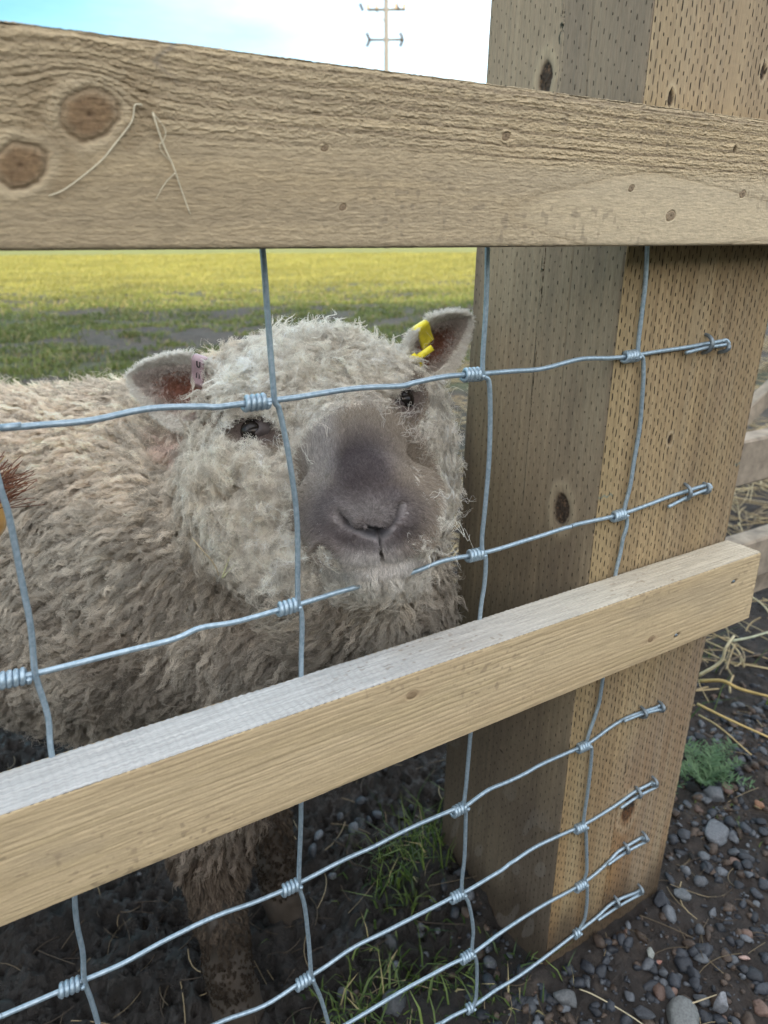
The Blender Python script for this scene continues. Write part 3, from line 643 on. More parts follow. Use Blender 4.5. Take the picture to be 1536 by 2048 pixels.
V2, F2, C2 = stalks(x2, y2, gz(x2, y2)+.003, rng.uniform(.015, .06, n2), rng.uniform(.0006, .0016, n2), rng.uniform(0, 6.3, n2), rng.normal(0, .15, n2), c2, .3, seed=9)
o = mesh('straw', np.concatenate([V, V2]), np.concatenate([F, F2+len(V)]), STRAW, col=np.concatenate([C, C2])); tag(o, 'loose straw scattered over the ground beside and behind the post', 'straw', kind='stuff')
def stalk(pts, wd, col, label, name='straw_stalk', group=None, flat=.7, cat='straw stalk'):
    P = smoothpath(pts, 5); n = len(P); r = wd/2*(1-.35*np.linspace(0, 1, n)); V, F = tube(P, r, 7)
    o = mesh(name, V, F, STRAW, col=np.tile(col, (len(V), 1))*(1+.15*vn(V[:, 0]*300, V[:, 2]*300, V[:, 1]*300, 3))[:, None])
    return tag(o, label, cat, group)
def on(x, y, dz=.004): return (x, y, float(gz(x, y))+dz)
P_ = lambda px, py, t: tuple(dep(px, py, t))
stalk([P_(1395, 1408, 1.04), P_(1460, 1440, 1.0), P_(1545, 1478, .96)], .0042, (.50, .36, .15), 'long pale golden straw stalk leaning down to the right beside the post')
stalk([P_(1398, 1430, 1.06), P_(1440, 1455, 1.02), P_(1503, 1510, .98)], .0030, (.42, .32, .16), 'thin straw stalk crossing under the long golden one right of the post')
stalk([P_(1400, 1362, 1.08), P_(1445, 1362, 1.05), P_(1480, 1378, 1.03), P_(1545, 1395, 1.0)], .0058, (.46, .33, .13), 'thick bent straw stalk with white leaf sheath right of the post')
stalk([P_(1396, 1352, 1.02), P_(1440, 1325, 1.0), P_(1452, 1295, .99), P_(1468, 1272, 1.0)], .0052, (.52, .46, .30), 'kinked cream straw stalk just below the end of the lower rail')
stalk([P_(1462, 1282, 1.0), P_(1500, 1275, 1.0), P_(1545, 1262, 1.0)], .0040, (.40, .42, .30), 'greenish straw stalk below the grey rail at the right edge')
stalk([on(-.02, -.035, .006), on(-.012, -.05, .005), on(.005, -.085, .006), on(.02, -.13, .004)], .0016, (.45, .40, .27), 'fine kinked straw running towards the viewer from the foot of the post')
stalk([on(.062, -.10, .01), on(.09, -.112, .012)], .0018, (.45, .38, .25), 'short straw lying on gravel at the bottom edge')

# ------------------------------------------------------------------ stones
STONE = colmat('stone', .5, micro=(420, (1, 1, 1), .0012), amp=.5)
ico = bmesh.new(); bmesh.ops.create_icosphere(ico, subdivisions=3, radius=1); IV3 = np.array([v.co[:] for v in ico.verts]); IF3 = np.array([[v.index for v in f.verts] for f in ico.faces]); ico.free()
ico = bmesh.new(); bmesh.ops.create_icosphere(ico, subdivisions=2, radius=1); IV2 = np.array([v.co[:] for v in ico.verts]); IF2 = np.array([[v.index for v in f.verts] for f in ico.faces]); ico.free()
def rock(sz, seed, fine=False, asp=None):
    rg = np.random.default_rng(seed); V, F = (IV3, IF3) if fine else (IV2, IF2)
    V = V.copy()
    for _ in range(22 if fine else 13):                       # cut facets
        n = rg.normal(size=3); n /= np.linalg.norm(n); dcut = rg.uniform(.50, .86); s = V@n
        V = V - np.maximum(0, s-dcut)[:, None]*n*1.0
    V = V*(asp if asp is not None else rg.uniform([.8, .6, .45], [1.2, 1., .8]))
    V = V*(1+.07*fbm(V[:, 0]*3+seed, V[:, 1]*2, V[:, 2]*2, 3, seed))[:, None]
    a = rg.uniform(0, 6.3); ca, sa = math.cos(a), math.sin(a); t = rg.normal(0, .35); ct, st = math.cos(t), math.sin(t)
    V = V@np.array([[1, 0, 0], [0, ct, -st], [0, st, ct]]).T@np.array([[ca, -sa, 0], [sa, ca, 0], [0, 0, 1]]).T
    return V*sz, F
def infoot(x, y, m=.0): return (x > -.035-m) & (x < .165+m) & (y > -.005-m) & (y < .195+m)
Vs, Fs, Cs, n0 = [], [], [], 0
N = 9500; k = 0
while k < N:
    if k % 3: x = rng.uniform(-.12, .75); y = rng.uniform(-.42, .16)
    else: x = rng.uniform(-.45, .9); y = rng.uniform(-.35, .5)
    if infoot(x, y, .004): continue
    dens = .35+.65*(vn(x*7, y*7, 0, 381) > -.2) ; dens *= np.clip((x+.30)/.3, .08, 1)*(1-sstep(.16, .45, y)*.7)
    k += 1
    if rng.uniform() > dens: continue
    s = .0018+.0095*rng.uniform()**3.2
    V, F = rock(s, 1000+k); V = V+[x, y, gz(x, y)+s*.18]
    u = rng.uniform()*(1.0 if k % 2 else 1.35)
    c = np.array((.030, .034, .042)) if u < .55 else np.array((.085, .093, .105)) if u < .83 else np.array((.13, .085, .068)) if u < .86 else np.array((.062, .045, .035))
    c = c*rng.uniform(.7, 1.4)
    Vs.append(V); Fs.append(F+n0); n0 += len(V); Cs.append(np.tile(c, (len(V), 1)))
o = mesh('gravel', np.concatenate(Vs), np.concatenate(Fs), STONE, col=np.concatenate(Cs), smooth=False); tag(o, 'small dark blue-grey and brown gravel pressed into the soil by the post', 'gravel', kind='stuff')
# lumps of mud in the pen
Vs, Fs, Cs, n0 = [], [], [], 0
for k in range(600):
    x = rng.uniform(-1.0, .35); y = rng.uniform(.0, 1.3)
    if infoot(x, y, .0) or rng.uniform() > .3+.7*(vn(x*9, y*9, 0, 383) > 0): continue
    s = .003+.011*rng.uniform()**3
    V, F = rock(s, 7000+k, False, (1.2, .9, .7)); V = V*(1+.35*fbm(V[:, 0]/s*1.6, V[:, 1]/s*1.6, V[:, 2]/s*1.6, 3, k))[:, None]; V = V+[x, y, gz(x, y)+s*.1]
    V = V*(1+.0*V)
    Vs.append(V); Fs.append(F+n0); n0 += len(V); Cs.append(np.tile(np.array((.014, .0115, .0095))*rng.uniform(.6, 1.5), (len(V), 1)))
MUDM, nt, b = newmat('wet_mud'); c = attr(nt, 'col', 'Color'); f_ = noise(nt, 260, 6, .75)
nt.links.new(mixn(nt, c, ramp(nt, f_, [(.3, (.6,)*3), (.7, (1.3,)*3)]), 1., 'MULTIPLY'), b.inputs['Base Color']); b.inputs['Roughness'].default_value = .45; bump(nt, f_, 1., .006, b)
o = mesh('mud_clods', np.concatenate(Vs), np.concatenate(Fs), MUDM, col=np.concatenate(Cs)); tag(o, 'wet dark clods of churned mud around the hooves', 'mud', kind='stuff')
def big(px, py, szpx, col, label, asp=None, seed=1, zz=.15):
    d = FW + RT*((px-768)/FPX) + UP*((1024-py)/FPX); t = (zz-CAM[2])/d[2]; p = CAM+d*t; s = szpx/2/FPX*t
    V, F = rock(s, seed, True, asp); V = V+[p[0], p[1], gz(p[0], p[1])+s*.30]
    o = mesh('stone', V, F, STONE, col=np.tile(col, (len(V), 1)), smooth=False); return tag(o, label, 'stone', 'larger stones on the ground by the post')
G1, G2, G3 = (.12, .13, .145), (.05, .055, .065), (.24, .13, .08)
big(1425, 1600, 56, G1, 'smooth mid grey stone between the two green weeds right of the post', (1.1, .9, .7), 3)
big(1432, 1678, 72, G1, 'long lumpy grey stone lying across the top of the gravel bed', (1.3, .7, .6), 4)
big(1515, 1622, 34, G3, 'small orange-pink pebble at the right edge', None, 5)
big(1408, 1550, 30, G2, 'upright slate-grey stone tucked into the weed beside the post', (.8, .7, 1.2), 6)
big(1365, 1680, 40, (.045, .05, .06), 'black stone touching the right side of the post', None, 7)
big(1360, 2025, 84, (.15, .16, .16), 'largest pale speckled stone at the bottom edge', (1.1, 1., .7), 8)
big(1440, 2012, 70, (.20, .21, .23), 'tall narrow pale grey stone standing at the bottom edge', (.45, .5, 1.1), 9)
big(1300, 1910, 34, (.22, .235, .22), 'pale greenish stone chip in the middle of the gravel', (.5, .9, .5), 10)
big(1490, 1910, 26, (.36, .25, .22), 'pale pink stone chip near the right edge', (1.2, .8, .5), 11)
big(1318, 1920, 20, (.26, .13, .10), 'tiny terracotta pebble beside the greenish chip', None, 12)
big(1320, 1812, 46, (.03, .035, .045), 'black wet stone at the right foot of the post', (.8, 1., .9), 13)
big(1360, 1800, 40, (.10, .11, .12), 'grey stone just right of the black wet one', None, 14)
big(780, 1858, 60, (.045, .05, .055), 'dark knobbly stone in the mud behind the wire netting', (.9, .8, .8), 15)
big(790, 1995, 74, (.06, .065, .07), 'dark rounded stone half sunk below the wire netting at the bottom edge', (1., .8, .7), 16)
big(1130, 2005, 60, (.10, .105, .11), 'wedge shaped grey stone on the soil left of the gravel', (1.2, .7, .6), 17)
big(1290, 2030, 50, (.055, .06, .07), 'dark stone beside the largest speckled one', None, 18)

# ------------------------------------------------------------------ feathery weeds
def weed(x, y, n, hh, spread, label, seed):
    rg = np.random.default_rng(seed); root = empty('weed', on(x, y, 0), label=label, cat='weed', group='feathery weeds at the foot of the post')
    for s in range(n):
        az = rg.uniform(0, 6.3); ln = hh*rg.uniform(.6, 1.1); sp = spread*rg.uniform(.4, 1.2)
        b0 = np.array(on(x+rg.normal(0, .006), y+rg.normal(0, .006), 0)); t = np.linspace(0, 1, 9)
        P = b0 + np.stack([np.cos(az)*sp*t**1.3, np.sin(az)*sp*t**1.3, ln*(t-.45*t*t)], -1)
        parts = [tube(P, .0007*(1-.6*t), 5)]
        for q in range(1, 9):
            for sgn in (-1, 1):
                for w2 in range(2):
                    dv = np.array([math.cos(az+sgn*(1.0+.5*w2)), math.sin(az+sgn*(1.0+.5*w2)), rg.uniform(.1, .8)]); L = ln*.30*rg.uniform(.6, 1.2)*(1-.5*abs(q/9-.5)); e = P[q]+dv*L
                    sv = np.cross(dv, [0, 0, 1]); sv /= np.linalg.norm(sv); m_ = (P[q]+e)/2
                    parts.append(([P[q]-sv*.0004, P[q]+sv*.0004, m_+sv*.0011+[0, 0, .001], e, m_-sv*.0011+[0, 0, .001]], [[0, 1, 2, 4], [4, 2, 3]]))
        V, F = join(parts)
        c = mixc((.05, .11, .045), (.13, .22, .10), rg.uniform(0, 1, len(V)))
        mesh('frond', V, F, LEAF, root, col=c)
weed(.335, .085, 13, .055, .05, 'feathery grey-green weed between grey stones right of the post', 2)
weed(.375, .100, 10, .05, .045, 'feathery weed nearest the right edge of the picture', 3)
weed(.235, .11, 9, .06, .035, 'green weed pressed against the right side of the post', 4)
weed(.225, .16, 9, .07, .035, 'darker weed behind the one that touches the post', 5)

# ------------------------------------------------------------------ old rail fence behind the post
OLD = flatmat('weathered_rail', (.27, .225, .175), .85, 0, .35, 45, .0015)
OLDT = flatmat('weathered_board', (.22, .155, .10), .85, 0, .3, 45, .0015)
rf = empty('weathered_rail_fence', (1.6, .24, .15), label='weathered grey wooden rail fence behind the right side of the post', cat='fence')
def bar(p0, p1, hz, th, mat, name):
    p0, p1 = np.array(p0, float), np.array(p1, float); n = 40; t = np.linspace(0, 1, n)[:, None]; P = p0+(p1-p0)*t
    d = (p1-p0)/np.linalg.norm(p1-p0); s = np.cross(d, [0, 0, 1]); s /= np.linalg.norm(s); u = np.cross(s, d)
    cs = [(-1, -.9), (-1, .9), (-.85, 1), (.85, 1), (1, .9), (1, -.9), (.85, -1), (-.85, -1)]
    V = np.stack([P+s*th/2*a+u*hz/2*b+(.001*vn(np.arange(n)*.9, k, 0, 5))[:, None]*u for k, (a, b) in enumerate(cs)], 1).reshape(-1, 3); F = []
    for i in range(n-1):
        for j in range(8): F.append([i*8+j, (i+1)*8+j, (i+1)*8+(j+1) % 8, i*8+(j+1) % 8])
    F += [list(range(8)), [(n-1)*8+j for j in range(8)][::-1]]
    return mesh(name, V, F, mat, rf, smooth=False)
bar((.40, .262, .545), (3.2, .262, .535), .074, .034, OLD, 'rail'); bar((.40, .232, .391), (3.2, .232, .381), .070, .034, OLD, 'rail'); bar((.42, .262, .325), (3.2, .262, .30), .05, .03, OLD, 'rail')
bar((.455, .30, .05), (.455, .30, .70), .085, .04, OLDT, 'post'); bar((3.0, .30, .05), (3.0, .30, .9), .09, .05, OLD, 'post')
bar((.60, .31, .575), (1.25, .33, .90), .03, .02, OLD, 'brace')
# ------------------------------------------------------------------ the sheep: one skin grown from a smooth distance field
def D(px, py, t): return dep(px, py, t)
CAPS = [  # (p0, r0, p1, r1, blend)
    (D(250, 1040, .85), .135, D(-150, 1030, .90), .148, .05),     # barrel
    (D(-150, 1030, .90), .148, D(-560, 1030, .97), .140, .05),
    (D(250, 1040, .85), .130, D(400, 1180, .74), .112, .05),      # shoulder
    (D(270, 1260, .77), .108, D(-60, 1180, .86), .115, .05),      # belly
    (D(400, 1180, .74), .112, D(600, 1290, .70), .085, .05),      # brisket
    (D(330, 1000, .80), .115, D(560, 880, .72), .085, .04),       # neck
    (D(420, 1100, .74), .105, D(620, 1000, .67), .075, .04),
    (D(600, 1290, .70), .085, D(720, 1200, .645), .062, .035),    # throat wool
    (D(720, 1200, .645), .062, D(650, 1000, .66), .075, .035),
    (D(640, 875, .665), .072, D(655, 842, .665), .068, .03),      # skull
    (D(560, 985, .625), .058, D(600, 880, .63), .06, .03),        # left cheek
    (D(795, 985, .625), .038, D(760, 880, .63), .050, .03),       # right cheek
    (D(560, 985, .625), .058, D(640, 1130, .60), .05, .03),
    (D(690, 850, .605), .040, D(735, 985, .495), .0285, .022),    # bridge of the nose
    (D(742, 1005, .480), .0275, D(748, 1038, .473), .0255, .012), # nose
    (D(700, 1052, .482), .0245, D(688, 1020, .515), .030, .010),  # left upper lip pad
    (D(800, 1052, .484), .0185, D(802, 1010, .525), .027, .010),  # right upper lip pad
    (D(757, 1100, .482), .0195, D(740, 1100, .545), .030, .008),  # lower jaw
    (D(740, 1100, .560), .034, D(690, 1120, .62), .05, .03),
    (D(505, 840, .600), .028, D(470, 850, .62), .03, .012),       # brow / orbit left
    (D(800, 790, .615), .020, D(800, 800, .63), .03, .012),       # orbit right
]
gA = np.array([-.322, .143, .150]); gB = np.array([-.232, .235, .150])
LEGS = [
    (D(430, 1480, .70), .050, np.array([-.318, .178, .300]), .030, .02), (np.array([-.318, .178, .300]), .030, gA+[0, .01, .10], .0215, .012), (gA+[0, .01, .10], .0215, gA+[0, 0, .045], .022, .01), (gA+[0, 0, .045], .0215, gA+[.004, -.012, -.03], .0265, .008),
    (D(590, 1430, .76), .045, np.array([-.236, .258, .300]), .028, .02), (np.array([-.236, .258, .300]), .028, gB+[0, .01, .10], .021, .012), (gB+[0, .01, .10], .021, gB+[0, 0, .045], .021, .01), (gB+[0, 0, .045], .021, gB+[.004, -.012, -.04], .026, .008),
]
for (hx, hy) in ((-.86, .78), (-.74, .98)):                        # hind legs, off to the left
    H = np.array([hx, hy, .15]); LEGS += [(H+[0, .0, .36], .085, H+[.02, -.03, .24], .042, .03), (H+[.02, -.03, .24], .040, H+[-.03, .03, .14], .025, .015), (H+[-.03, .03, .14], .025, H+[-.01, .01, .03], .020, .01), (H+[-.01, .01, .03], .02, H+[0, -.005, 0], .024, .01)]
ALLC = CAPS+LEGS
def sdf(P):
    r = np.full(len(P), 9.)
    for (a, r0, b, r1, k) in ALLC:
        ab = b-a; L2 = ab@ab+1e-12; t = np.clip((P-a)@ab/L2, 0, 1); dd = np.linalg.norm(P-a-t[:, None]*ab, axis=1)-(r0+(r1-r0)*t)
        h = np.maximum(k-np.abs(r-dd), 0)/k; r = np.minimum(r, dd)-h*h*k*.25
    return r
def grad(P, e=.0015):
    g = np.stack([sdf(P+v)-sdf(P-v) for v in np.eye(3)*e], -1); return g/(np.linalg.norm(g, axis=1)[:, None]+1e-9)
def surfnet(lo, hi, h):
    ax = [np.arange(lo[i], hi[i]+h, h) for i in range(3)]; n = [len(a) for a in ax]
    # coarse pass first, so that only cells near the skin are evaluated
    G = np.stack(np.meshgrid(*[a[::4] for a in ax], indexing='ij'), -1); c = sdf(G.reshape(-1, 3)).reshape(G.shape[:3])
    near = np.abs(c) < h*4*1.8
    full = np.repeat(np.repeat(np.repeat(c, 4, 0), 4, 1), 4, 2)[:n[0], :n[1], :n[2]].copy()
    nr = near.copy()
    for axx in range(3):
        nr |= np.roll(near, 1, axx) | np.roll(near, -1, axx)
    mk = np.repeat(np.repeat(np.repeat(nr, 4, 0), 4, 1), 4, 2)[:n[0], :n[1], :n[2]]
    I = np.argwhere(mk); P = np.stack([ax[k][I[:, k]] for k in range(3)], -1)
    val = np.concatenate([sdf(p) for p in np.array_split(P, 20)]); full[mk] = val
    s = full < 0
    acc = np.zeros((n[0]-1, n[1]-1, n[2]-1, 3)); cnt = np.zeros((n[0]-1, n[1]-1, n[2]-1))
    base = np.stack(np.meshgrid(*[np.arange(k-1) for k in n], indexing='ij'), -1)
    corners = [(i, j, k) for i in (0, 1) for j in (0, 1) for k in (0, 1)]
    def cv(c): return full[c[0]:n[0]-1+c[0], c[1]:n[1]-1+c[1], c[2]:n[2]-1+c[2]]
    for a in corners:
        for axx in range(3):
            if a[axx]: continue
            b = list(a); b[axx] = 1; va, vb = cv(a), cv(b); x = (va < 0) != (vb < 0)
            t = np.where(x, va/(va-vb+1e-12), 0)
            for k in range(3): acc[..., k] += np.where(x, a[k] + (t if k == axx else 0), 0)
            cnt += x
    on_ = cnt > 0; idx = -np.ones(cnt.shape, int); idx[on_] = np.arange(on_.sum())
    V = (base[on_] + acc[on_]/cnt[on_][:, None])*h + np.array(lo)
    F = []
    for axx in range(3):
        sl0 = [slice(None)]*3; sl1 = [slice(None)]*3; sl0[axx] = slice(0, -1); sl1[axx] = slice(1, None)
        e = s[tuple(sl0)] != s[tuple(sl1)]; I = np.argwhere(e); u, v = [(1, 2), (2, 0), (0, 1)][axx]
        I = I[(I[:, u] > 0) & (I[:, v] > 0) & (I[:, u] < n[u]-1) & (I[:, v] < n[v]-1)]
        q = []
        for du, dv in ((-1, -1), (0, -1), (0, 0), (-1, 0)):
            J = I.copy(); J[:, u] += du; J[:, v] += dv; q.append(idx[J[:, 0], J[:, 1], J[:, 2]])
        q = np.stack(q, -1); fl = s[tuple(sl0)][tuple(I.T)]; q[~fl] = q[~fl][:, ::-1]; F.append(q)
    F = np.concatenate(F); F = F[(F >= 0).all(1)]; return V, F
SV, SF = surfnet((-1.15, -.06, .095), (-.06, 1.16, .86), .0058)
def refine(V, F, sel):
    me = bpy.data.meshes.new('tmp'); me.from_pydata(V.tolist(), [], F if isinstance(F, list) else F.tolist()); bm = bmesh.new(); bm.from_mesh(me); bm.verts.ensure_lookup_table()
    ed = [e for e in bm.edges if sel[e.verts[0].index] and sel[e.verts[1].index]]
    bmesh.ops.subdivide_edges(bm, edges=ed, cuts=1, use_grid_fill=True); bmesh.ops.triangulate(bm, faces=[f for f in bm.faces if len(f.verts) > 4])
    V = np.array([v.co[:] for v in bm.verts]); F = [[v.index for v in f.verts] for f in bm.faces]; bm.free(); bpy.data.meshes.remove(me); return V, F
noseC = D(745, 1040, .465)
SV, SF = refine(SV, SF, np.linalg.norm(SV-noseC, axis=1) < .062); SV, SF = refine(SV, SF, np.linalg.norm(SV-noseC, axis=1) < .050)
for _ in range(3): SV = SV - np.clip(sdf(SV), -.004, .004)[:, None]*grad(SV)*.9
SN = grad(SV)
def segd(px, py, pl_):
    d = np.full(len(px), 1e9); pl_ = np.array(pl_, float)
    for a, b in zip(pl_[:-1], pl_[1:]):
        ab = b-a; t = np.clip(((px-a[0])*ab[0]+(py-a[1])*ab[1])/(ab@ab), 0, 1); d = np.minimum(d, np.hypot(px-a[0]-t*ab[0], py-a[1]-t*ab[1]))
    return d
# creases of the muzzle, laid out in a frontal view of the face
NOSL = [(684, 1030), (692, 1046), (712, 1056), (736, 1062), (757, 1068)]; NOSR = [(799, 1012), (795, 1030), (782, 1048), (768, 1060), (757, 1068)]
PHIL = [(757, 1066), (761, 1085), (761, 1108)]; MOUTH = [(655, 1090), (680, 1110), (712, 1122), (760, 1118), (800, 1110), (832, 1094)]
def facepaint(P):
    px, py, tt = proj(P); fr = (np.linalg.norm(P-noseC, axis=1) < .095) & (tt < .58)
    nl = np.minimum(segd(px, py, NOSL), segd(px, py, NOSR)); ph = segd(px, py, PHIL); mo = segd(px, py, MOUTH)
    return px, py, tt, fr, nl, ph, mo
px, py, tt, fr, nl, ph, mo = facepaint(SV)
hole = np.minimum(np.hypot(px-690, py-1040), np.hypot(px-796, py-1022)*1.1)
dis = -(.0060*np.exp(-(nl/8)**2) + .0080*np.exp(-(hole/12)**2) + .0035*np.exp(-(ph/5)**2) + .0045*np.exp(-(mo/7)**2))*fr
dis += (.0018*np.exp(-((nl-19)/10)**2)*(py < 1050) + .0025*np.exp(-((mo-16)/9)**2))*fr
dis += .0012*fbm(SV[:, 0]*60, SV[:, 1]*60, SV[:, 2]*60, 3, 401)*(~fr)
SV = SV + SN*dis[:, None]
# skin colour (short-haired face, muddy legs, wool base)
def blob(px, py, cx, cy, rx, ry, rot=0, soft=.35):
    c, s = math.cos(R(rot)), math.sin(R(rot)); u = ((px-cx)*c+(py-cy)*s)/rx; v = (-(px-cx)*s+(py-cy)*c)/ry
    return 1-sstep(1-soft, 1+soft, np.sqrt(u*u+v*v))
def zones(P):
    px, py, tt = proj(P); front = tt < .70
    muz = np.maximum.reduce([blob(px, py, 726, 1030, 110, 78, 0, .3), blob(px, py, 728, 952, 66, 74, -8, .45)])*front*(tt < .60)
    lip = blob(px, py, 755, 1125, 100, 34, -6, .4)*front*(tt < .58)
    eyl = blob(px, py, 518, 858, 62, 40, 12, .4)*front; eyr = blob(px, py, 812, 806, 30, 42, 0, .4)*front
    return px, py, tt, muz, lip, np.maximum(eyl, eyr)
DK = np.array((.245, .212, .212)); DK2 = np.array((.155, .130, .133)); WH = np.array((.50, .47, .43))
def facecol(P):
    px, py, tt, muz, lip, ey = zones(P); n = fbm(P[:, 0]*55, P[:, 1]*55, P[:, 2]*55, 3, 411)
    c = np.tile(np.array((.42, .36, .30)), (len(P), 1)); c = mixc(c, mixc(DK2, DK, np.clip(.55+n, 0, 1)), muz)
    c = mixc(c, (.36, .33, .32), muz*np.exp(-(((px-735)/75)**2+((py-1025)/30)**2))*.75)         # paler bristly top of the nose
    c = mixc(c, (.085, .068, .072), muz*blob(px, py, 722, 930, 48, 55, -10, .6)*.6)
    c = mixc(c, (.50, .48, .50), blob(px, py, 650, 900, 26, 70, 10, .7)*.5*(tt < .62))
    c = mixc(c, (.42, .39, .39), muz*blob(px, py, 745, 1108, 90, 28, -4, .6)*.8)
    c = mixc(c, (.70, .67, .64), lip*.85*sstep(1086, 1112, py)); c = mixc(c, (.22, .175, .165), ey*.85)
    return c
skincol = facecol(SV)
nl_ = np.exp(-(nl/10)**2)*fr; ph_ = np.exp(-(ph/4)**2)*fr; mo_ = np.exp(-(mo/7)**2)*fr; nose_tri = blob(px, py, 752, 1064, 34, 15, 0, .4)*fr
skincol = mixc(skincol, (.020, .020, .026), np.clip(np.maximum.reduce([nl_, ph_, nose_tri*.9, np.exp(-(hole/13)**2)*fr]), 0, 1)); skincol = mixc(skincol, (.05, .038, .034), mo_*.95)
body_w = sstep(.60, .68, tt)
skincol = mixc(skincol, (.15, .115, .085), body_w)
legm = 1-sstep(.29, .34, SV[:, 2]); skincol = mixc(skincol, mixc((.070, .055, .043), (.022, .018, .014), .5+.9*fbm(SV[:, 0]*45, SV[:, 1]*45, SV[:, 2]*30, 4, 421)), legm)
SV = SV + SN*(legm*(.0055*fbm(SV[:, 0]*60, SV[:, 1]*60, SV[:, 2]*38, 4, 423)+.0022*fbm(SV[:, 0]*190, SV[:, 1]*190, SV[:, 2]*130, 3, 427)))[:, None]

sheep = empty('sheep', (-.30, .30, .15), label='woolly cream sheep with a dark muzzle and ear tags looking through the wire netting', cat='sheep')
SKIN, nt, b = newmat('sheep_skin'); c = attr(nt, 'col', 'Color'); f_ = noise(nt, 900, 4, .7)
nt.links.new(mixn(nt, c, ramp(nt, f_, [(.3, (.75,)*3), (.7, (1.2,)*3)]), 1., 'MULTIPLY'), b.inputs['Base Color']); b.inputs['Roughness'].default_value = .55; bump(nt, f_, .6, .0006, b)
# ears: cupped leaves joined into the body mesh
def ear(base, tip, side, fwd, wd, cup, seed, th=.0035):
    base, tip, side, fwd = map(lambda a: np.array(a, float), (base, tip, side, fwd)); nu, nv = 40, 29
    u = np.linspace(0, 1, nu); v = np.linspace(-1, 1, nv); U, Vv = np.meshgrid(u, v, indexing='ij')
    prof = (np.sin(np.pi*np.clip(U*.86+.135, 0, 1))**.70)*(1-.36*U)*1.12; prof = prof*(1-sstep(.93, 1., U)*.9)
    C = base[None, None]+(tip-base)*U[..., None] + fwd*(-.006*np.sin(np.pi*U))[..., None]
    P = C + side*(Vv*prof*wd)[..., None] + fwd*((np.abs(Vv)**1.9)*cup*prof*(1-.55*U)+.0008*vn(U*9, Vv*5, 0, seed))[..., None]
    n = np.cross(np.gradient(P, axis=0), np.gradient(P, axis=1)); n /= np.linalg.norm(n, axis=-1)[..., None]+1e-9
    if (n.mean((0, 1))@fwd) < 0: n = -n
    edge = np.clip((1-np.abs(Vv))/.12, 0, 1)**.5*np.clip((1-U)/.05, 0, 1)**.5
    back = P - n*(th*(.15+.85*edge))[..., None]
    A_ = P.reshape(-1, 3); B_ = back.reshape(-1, 3); F = []
    for i in range(nu-1):
        for j in range(nv-1):
            a = i*nv+j; F.append([a, a+1, a+nv+1, a+nv]); k = a+nu*nv; F.append([k, k+nv, k+nv+1, k+1])
    m = nu*nv
    for i in range(nu-1): F.append([i*nv, i*nv+nv, m+i*nv+nv, m+i*nv]); a = i*nv+nv-1; F.append([a, m+a, m+a+nv, a+nv])
    for j in range(nv-1): a = (nu-1)*nv+j; F.append([a, a+1, m+a+1, m+a]); F.append([j, m+j, m+j+1, j+1])
    pink = (1-sstep(.10, .80, np.abs(Vv+.12*fbm(U*6, Vv*3, 0, 3, seed+9))))*(1-sstep(.50, .92, U+.06*fbm(U*9, Vv*6, 0, 3, seed+5)))
    nn = fbm(U*14, Vv*5, 0, 3, seed)
    c = mixc((.60, .54, .50), mixc((.42, .15, .09), (.22, .09, .07), sstep(.45, -.35, nn)), pink)
    c = mixc(c, (.26, .20, .18), np.exp(-((np.abs(Vv)-.52)/.15)**2)*(1-sstep(.75, .9, U))*.7)
    c = mixc(c, (.035, .025, .03), np.exp(-(((U-.78)/.035)**2+((Vv+.12)/.13)**2)**2)*(seed == 1))
    cb = np.tile(np.array((.66, .62, .57)), (m, 1))
    return np.concatenate([A_, B_]), F, np.concatenate([c.reshape(-1, 3), cb]), P, n, U, Vv
def mkdir(a, b):
    v = np.array(b)-np.array(a); return v/np.linalg.norm(v)
toC = mkdir(D(360, 800, .62), CAM)
bL, tL = D(448, 806, .628), D(266, 754, .640); axL = mkdir(bL, tL); fL = mkdir((0, 0, 0), toC+.30*np.array([0, 0, 1.])*0-.1*_u); fL -= axL*(fL@axL); fL /= np.linalg.norm(fL); sL = np.cross(axL, fL)
EL = ear(bL, tL, sL*(1 if sL[2] > 0 else -1), fL, .0315, .013, 1)
bR, tR = D(822, 735, .632), D(932, 638, .648); axR = mkdir(bR, tR); fR = mkdir((0, 0, 0), toC+.25*RT); fR -= axR*(fR@axR); fR /= np.linalg.norm(fR); sR = np.cross(axR, fR)
ER = ear(bR, tR, sR*(1 if sR[2] > 0 else -1), fR, .0235, .014, 2)
# eyelids, joined into the body mesh as well
def eye_at(p, r, look, flat=1.):
    return np.array(p), r, np.array(look)
def hit(px, py, t0=.40):
    d = FW + RT*((px-768)/FPX) + UP*((1024-py)/FPX); t = t0
    for _ in range(60):
        s = sdf((CAM+d*t)[None])[0]; t += s*.7
        if s < 2e-4: break
    return CAM+d*t, t
EYES = []
for ex, ey, er, sink in ((507, 863, .0118, .35), (806, 800, .0105, .35)):
    p, t = hit(ex, ey); EYES.append((CAM + (p-CAM)*(1+er*sink/np.linalg.norm(p-CAM)), er)); print('EYE', t, p)
def lidmesh(c, r, out, right, up, hwf, ang):
    # almond rim: two arcs standing proud of the eyeball
    t = np.linspace(0, 2*np.pi, 33)[:-1]; ring = []
    for k, (s, o) in enumerate(((.92, .52), (1.04, .50), (1.20, .28), (1.45, -.20))):
        ex = np.cos(t)*hwf*s; ez = np.sin(t)*.62*s*np.where(np.sin(t) > 0, 1.0, .85)
        P = c + right*(ex*r)[:, None] + up*(ez*r)[:, None] + out*(o*r*(1-.35*np.cos(t)**2*(s < 1.2)))[:, None]; ring.append(P)
    V = np.concatenate(ring); F = []
    for k in range(3):
        for j in range(32): F.append([k*32+j, (k+1)*32+j, (k+1)*32+(j+1) % 32, k*32+(j+1) % 32])
    return V, F
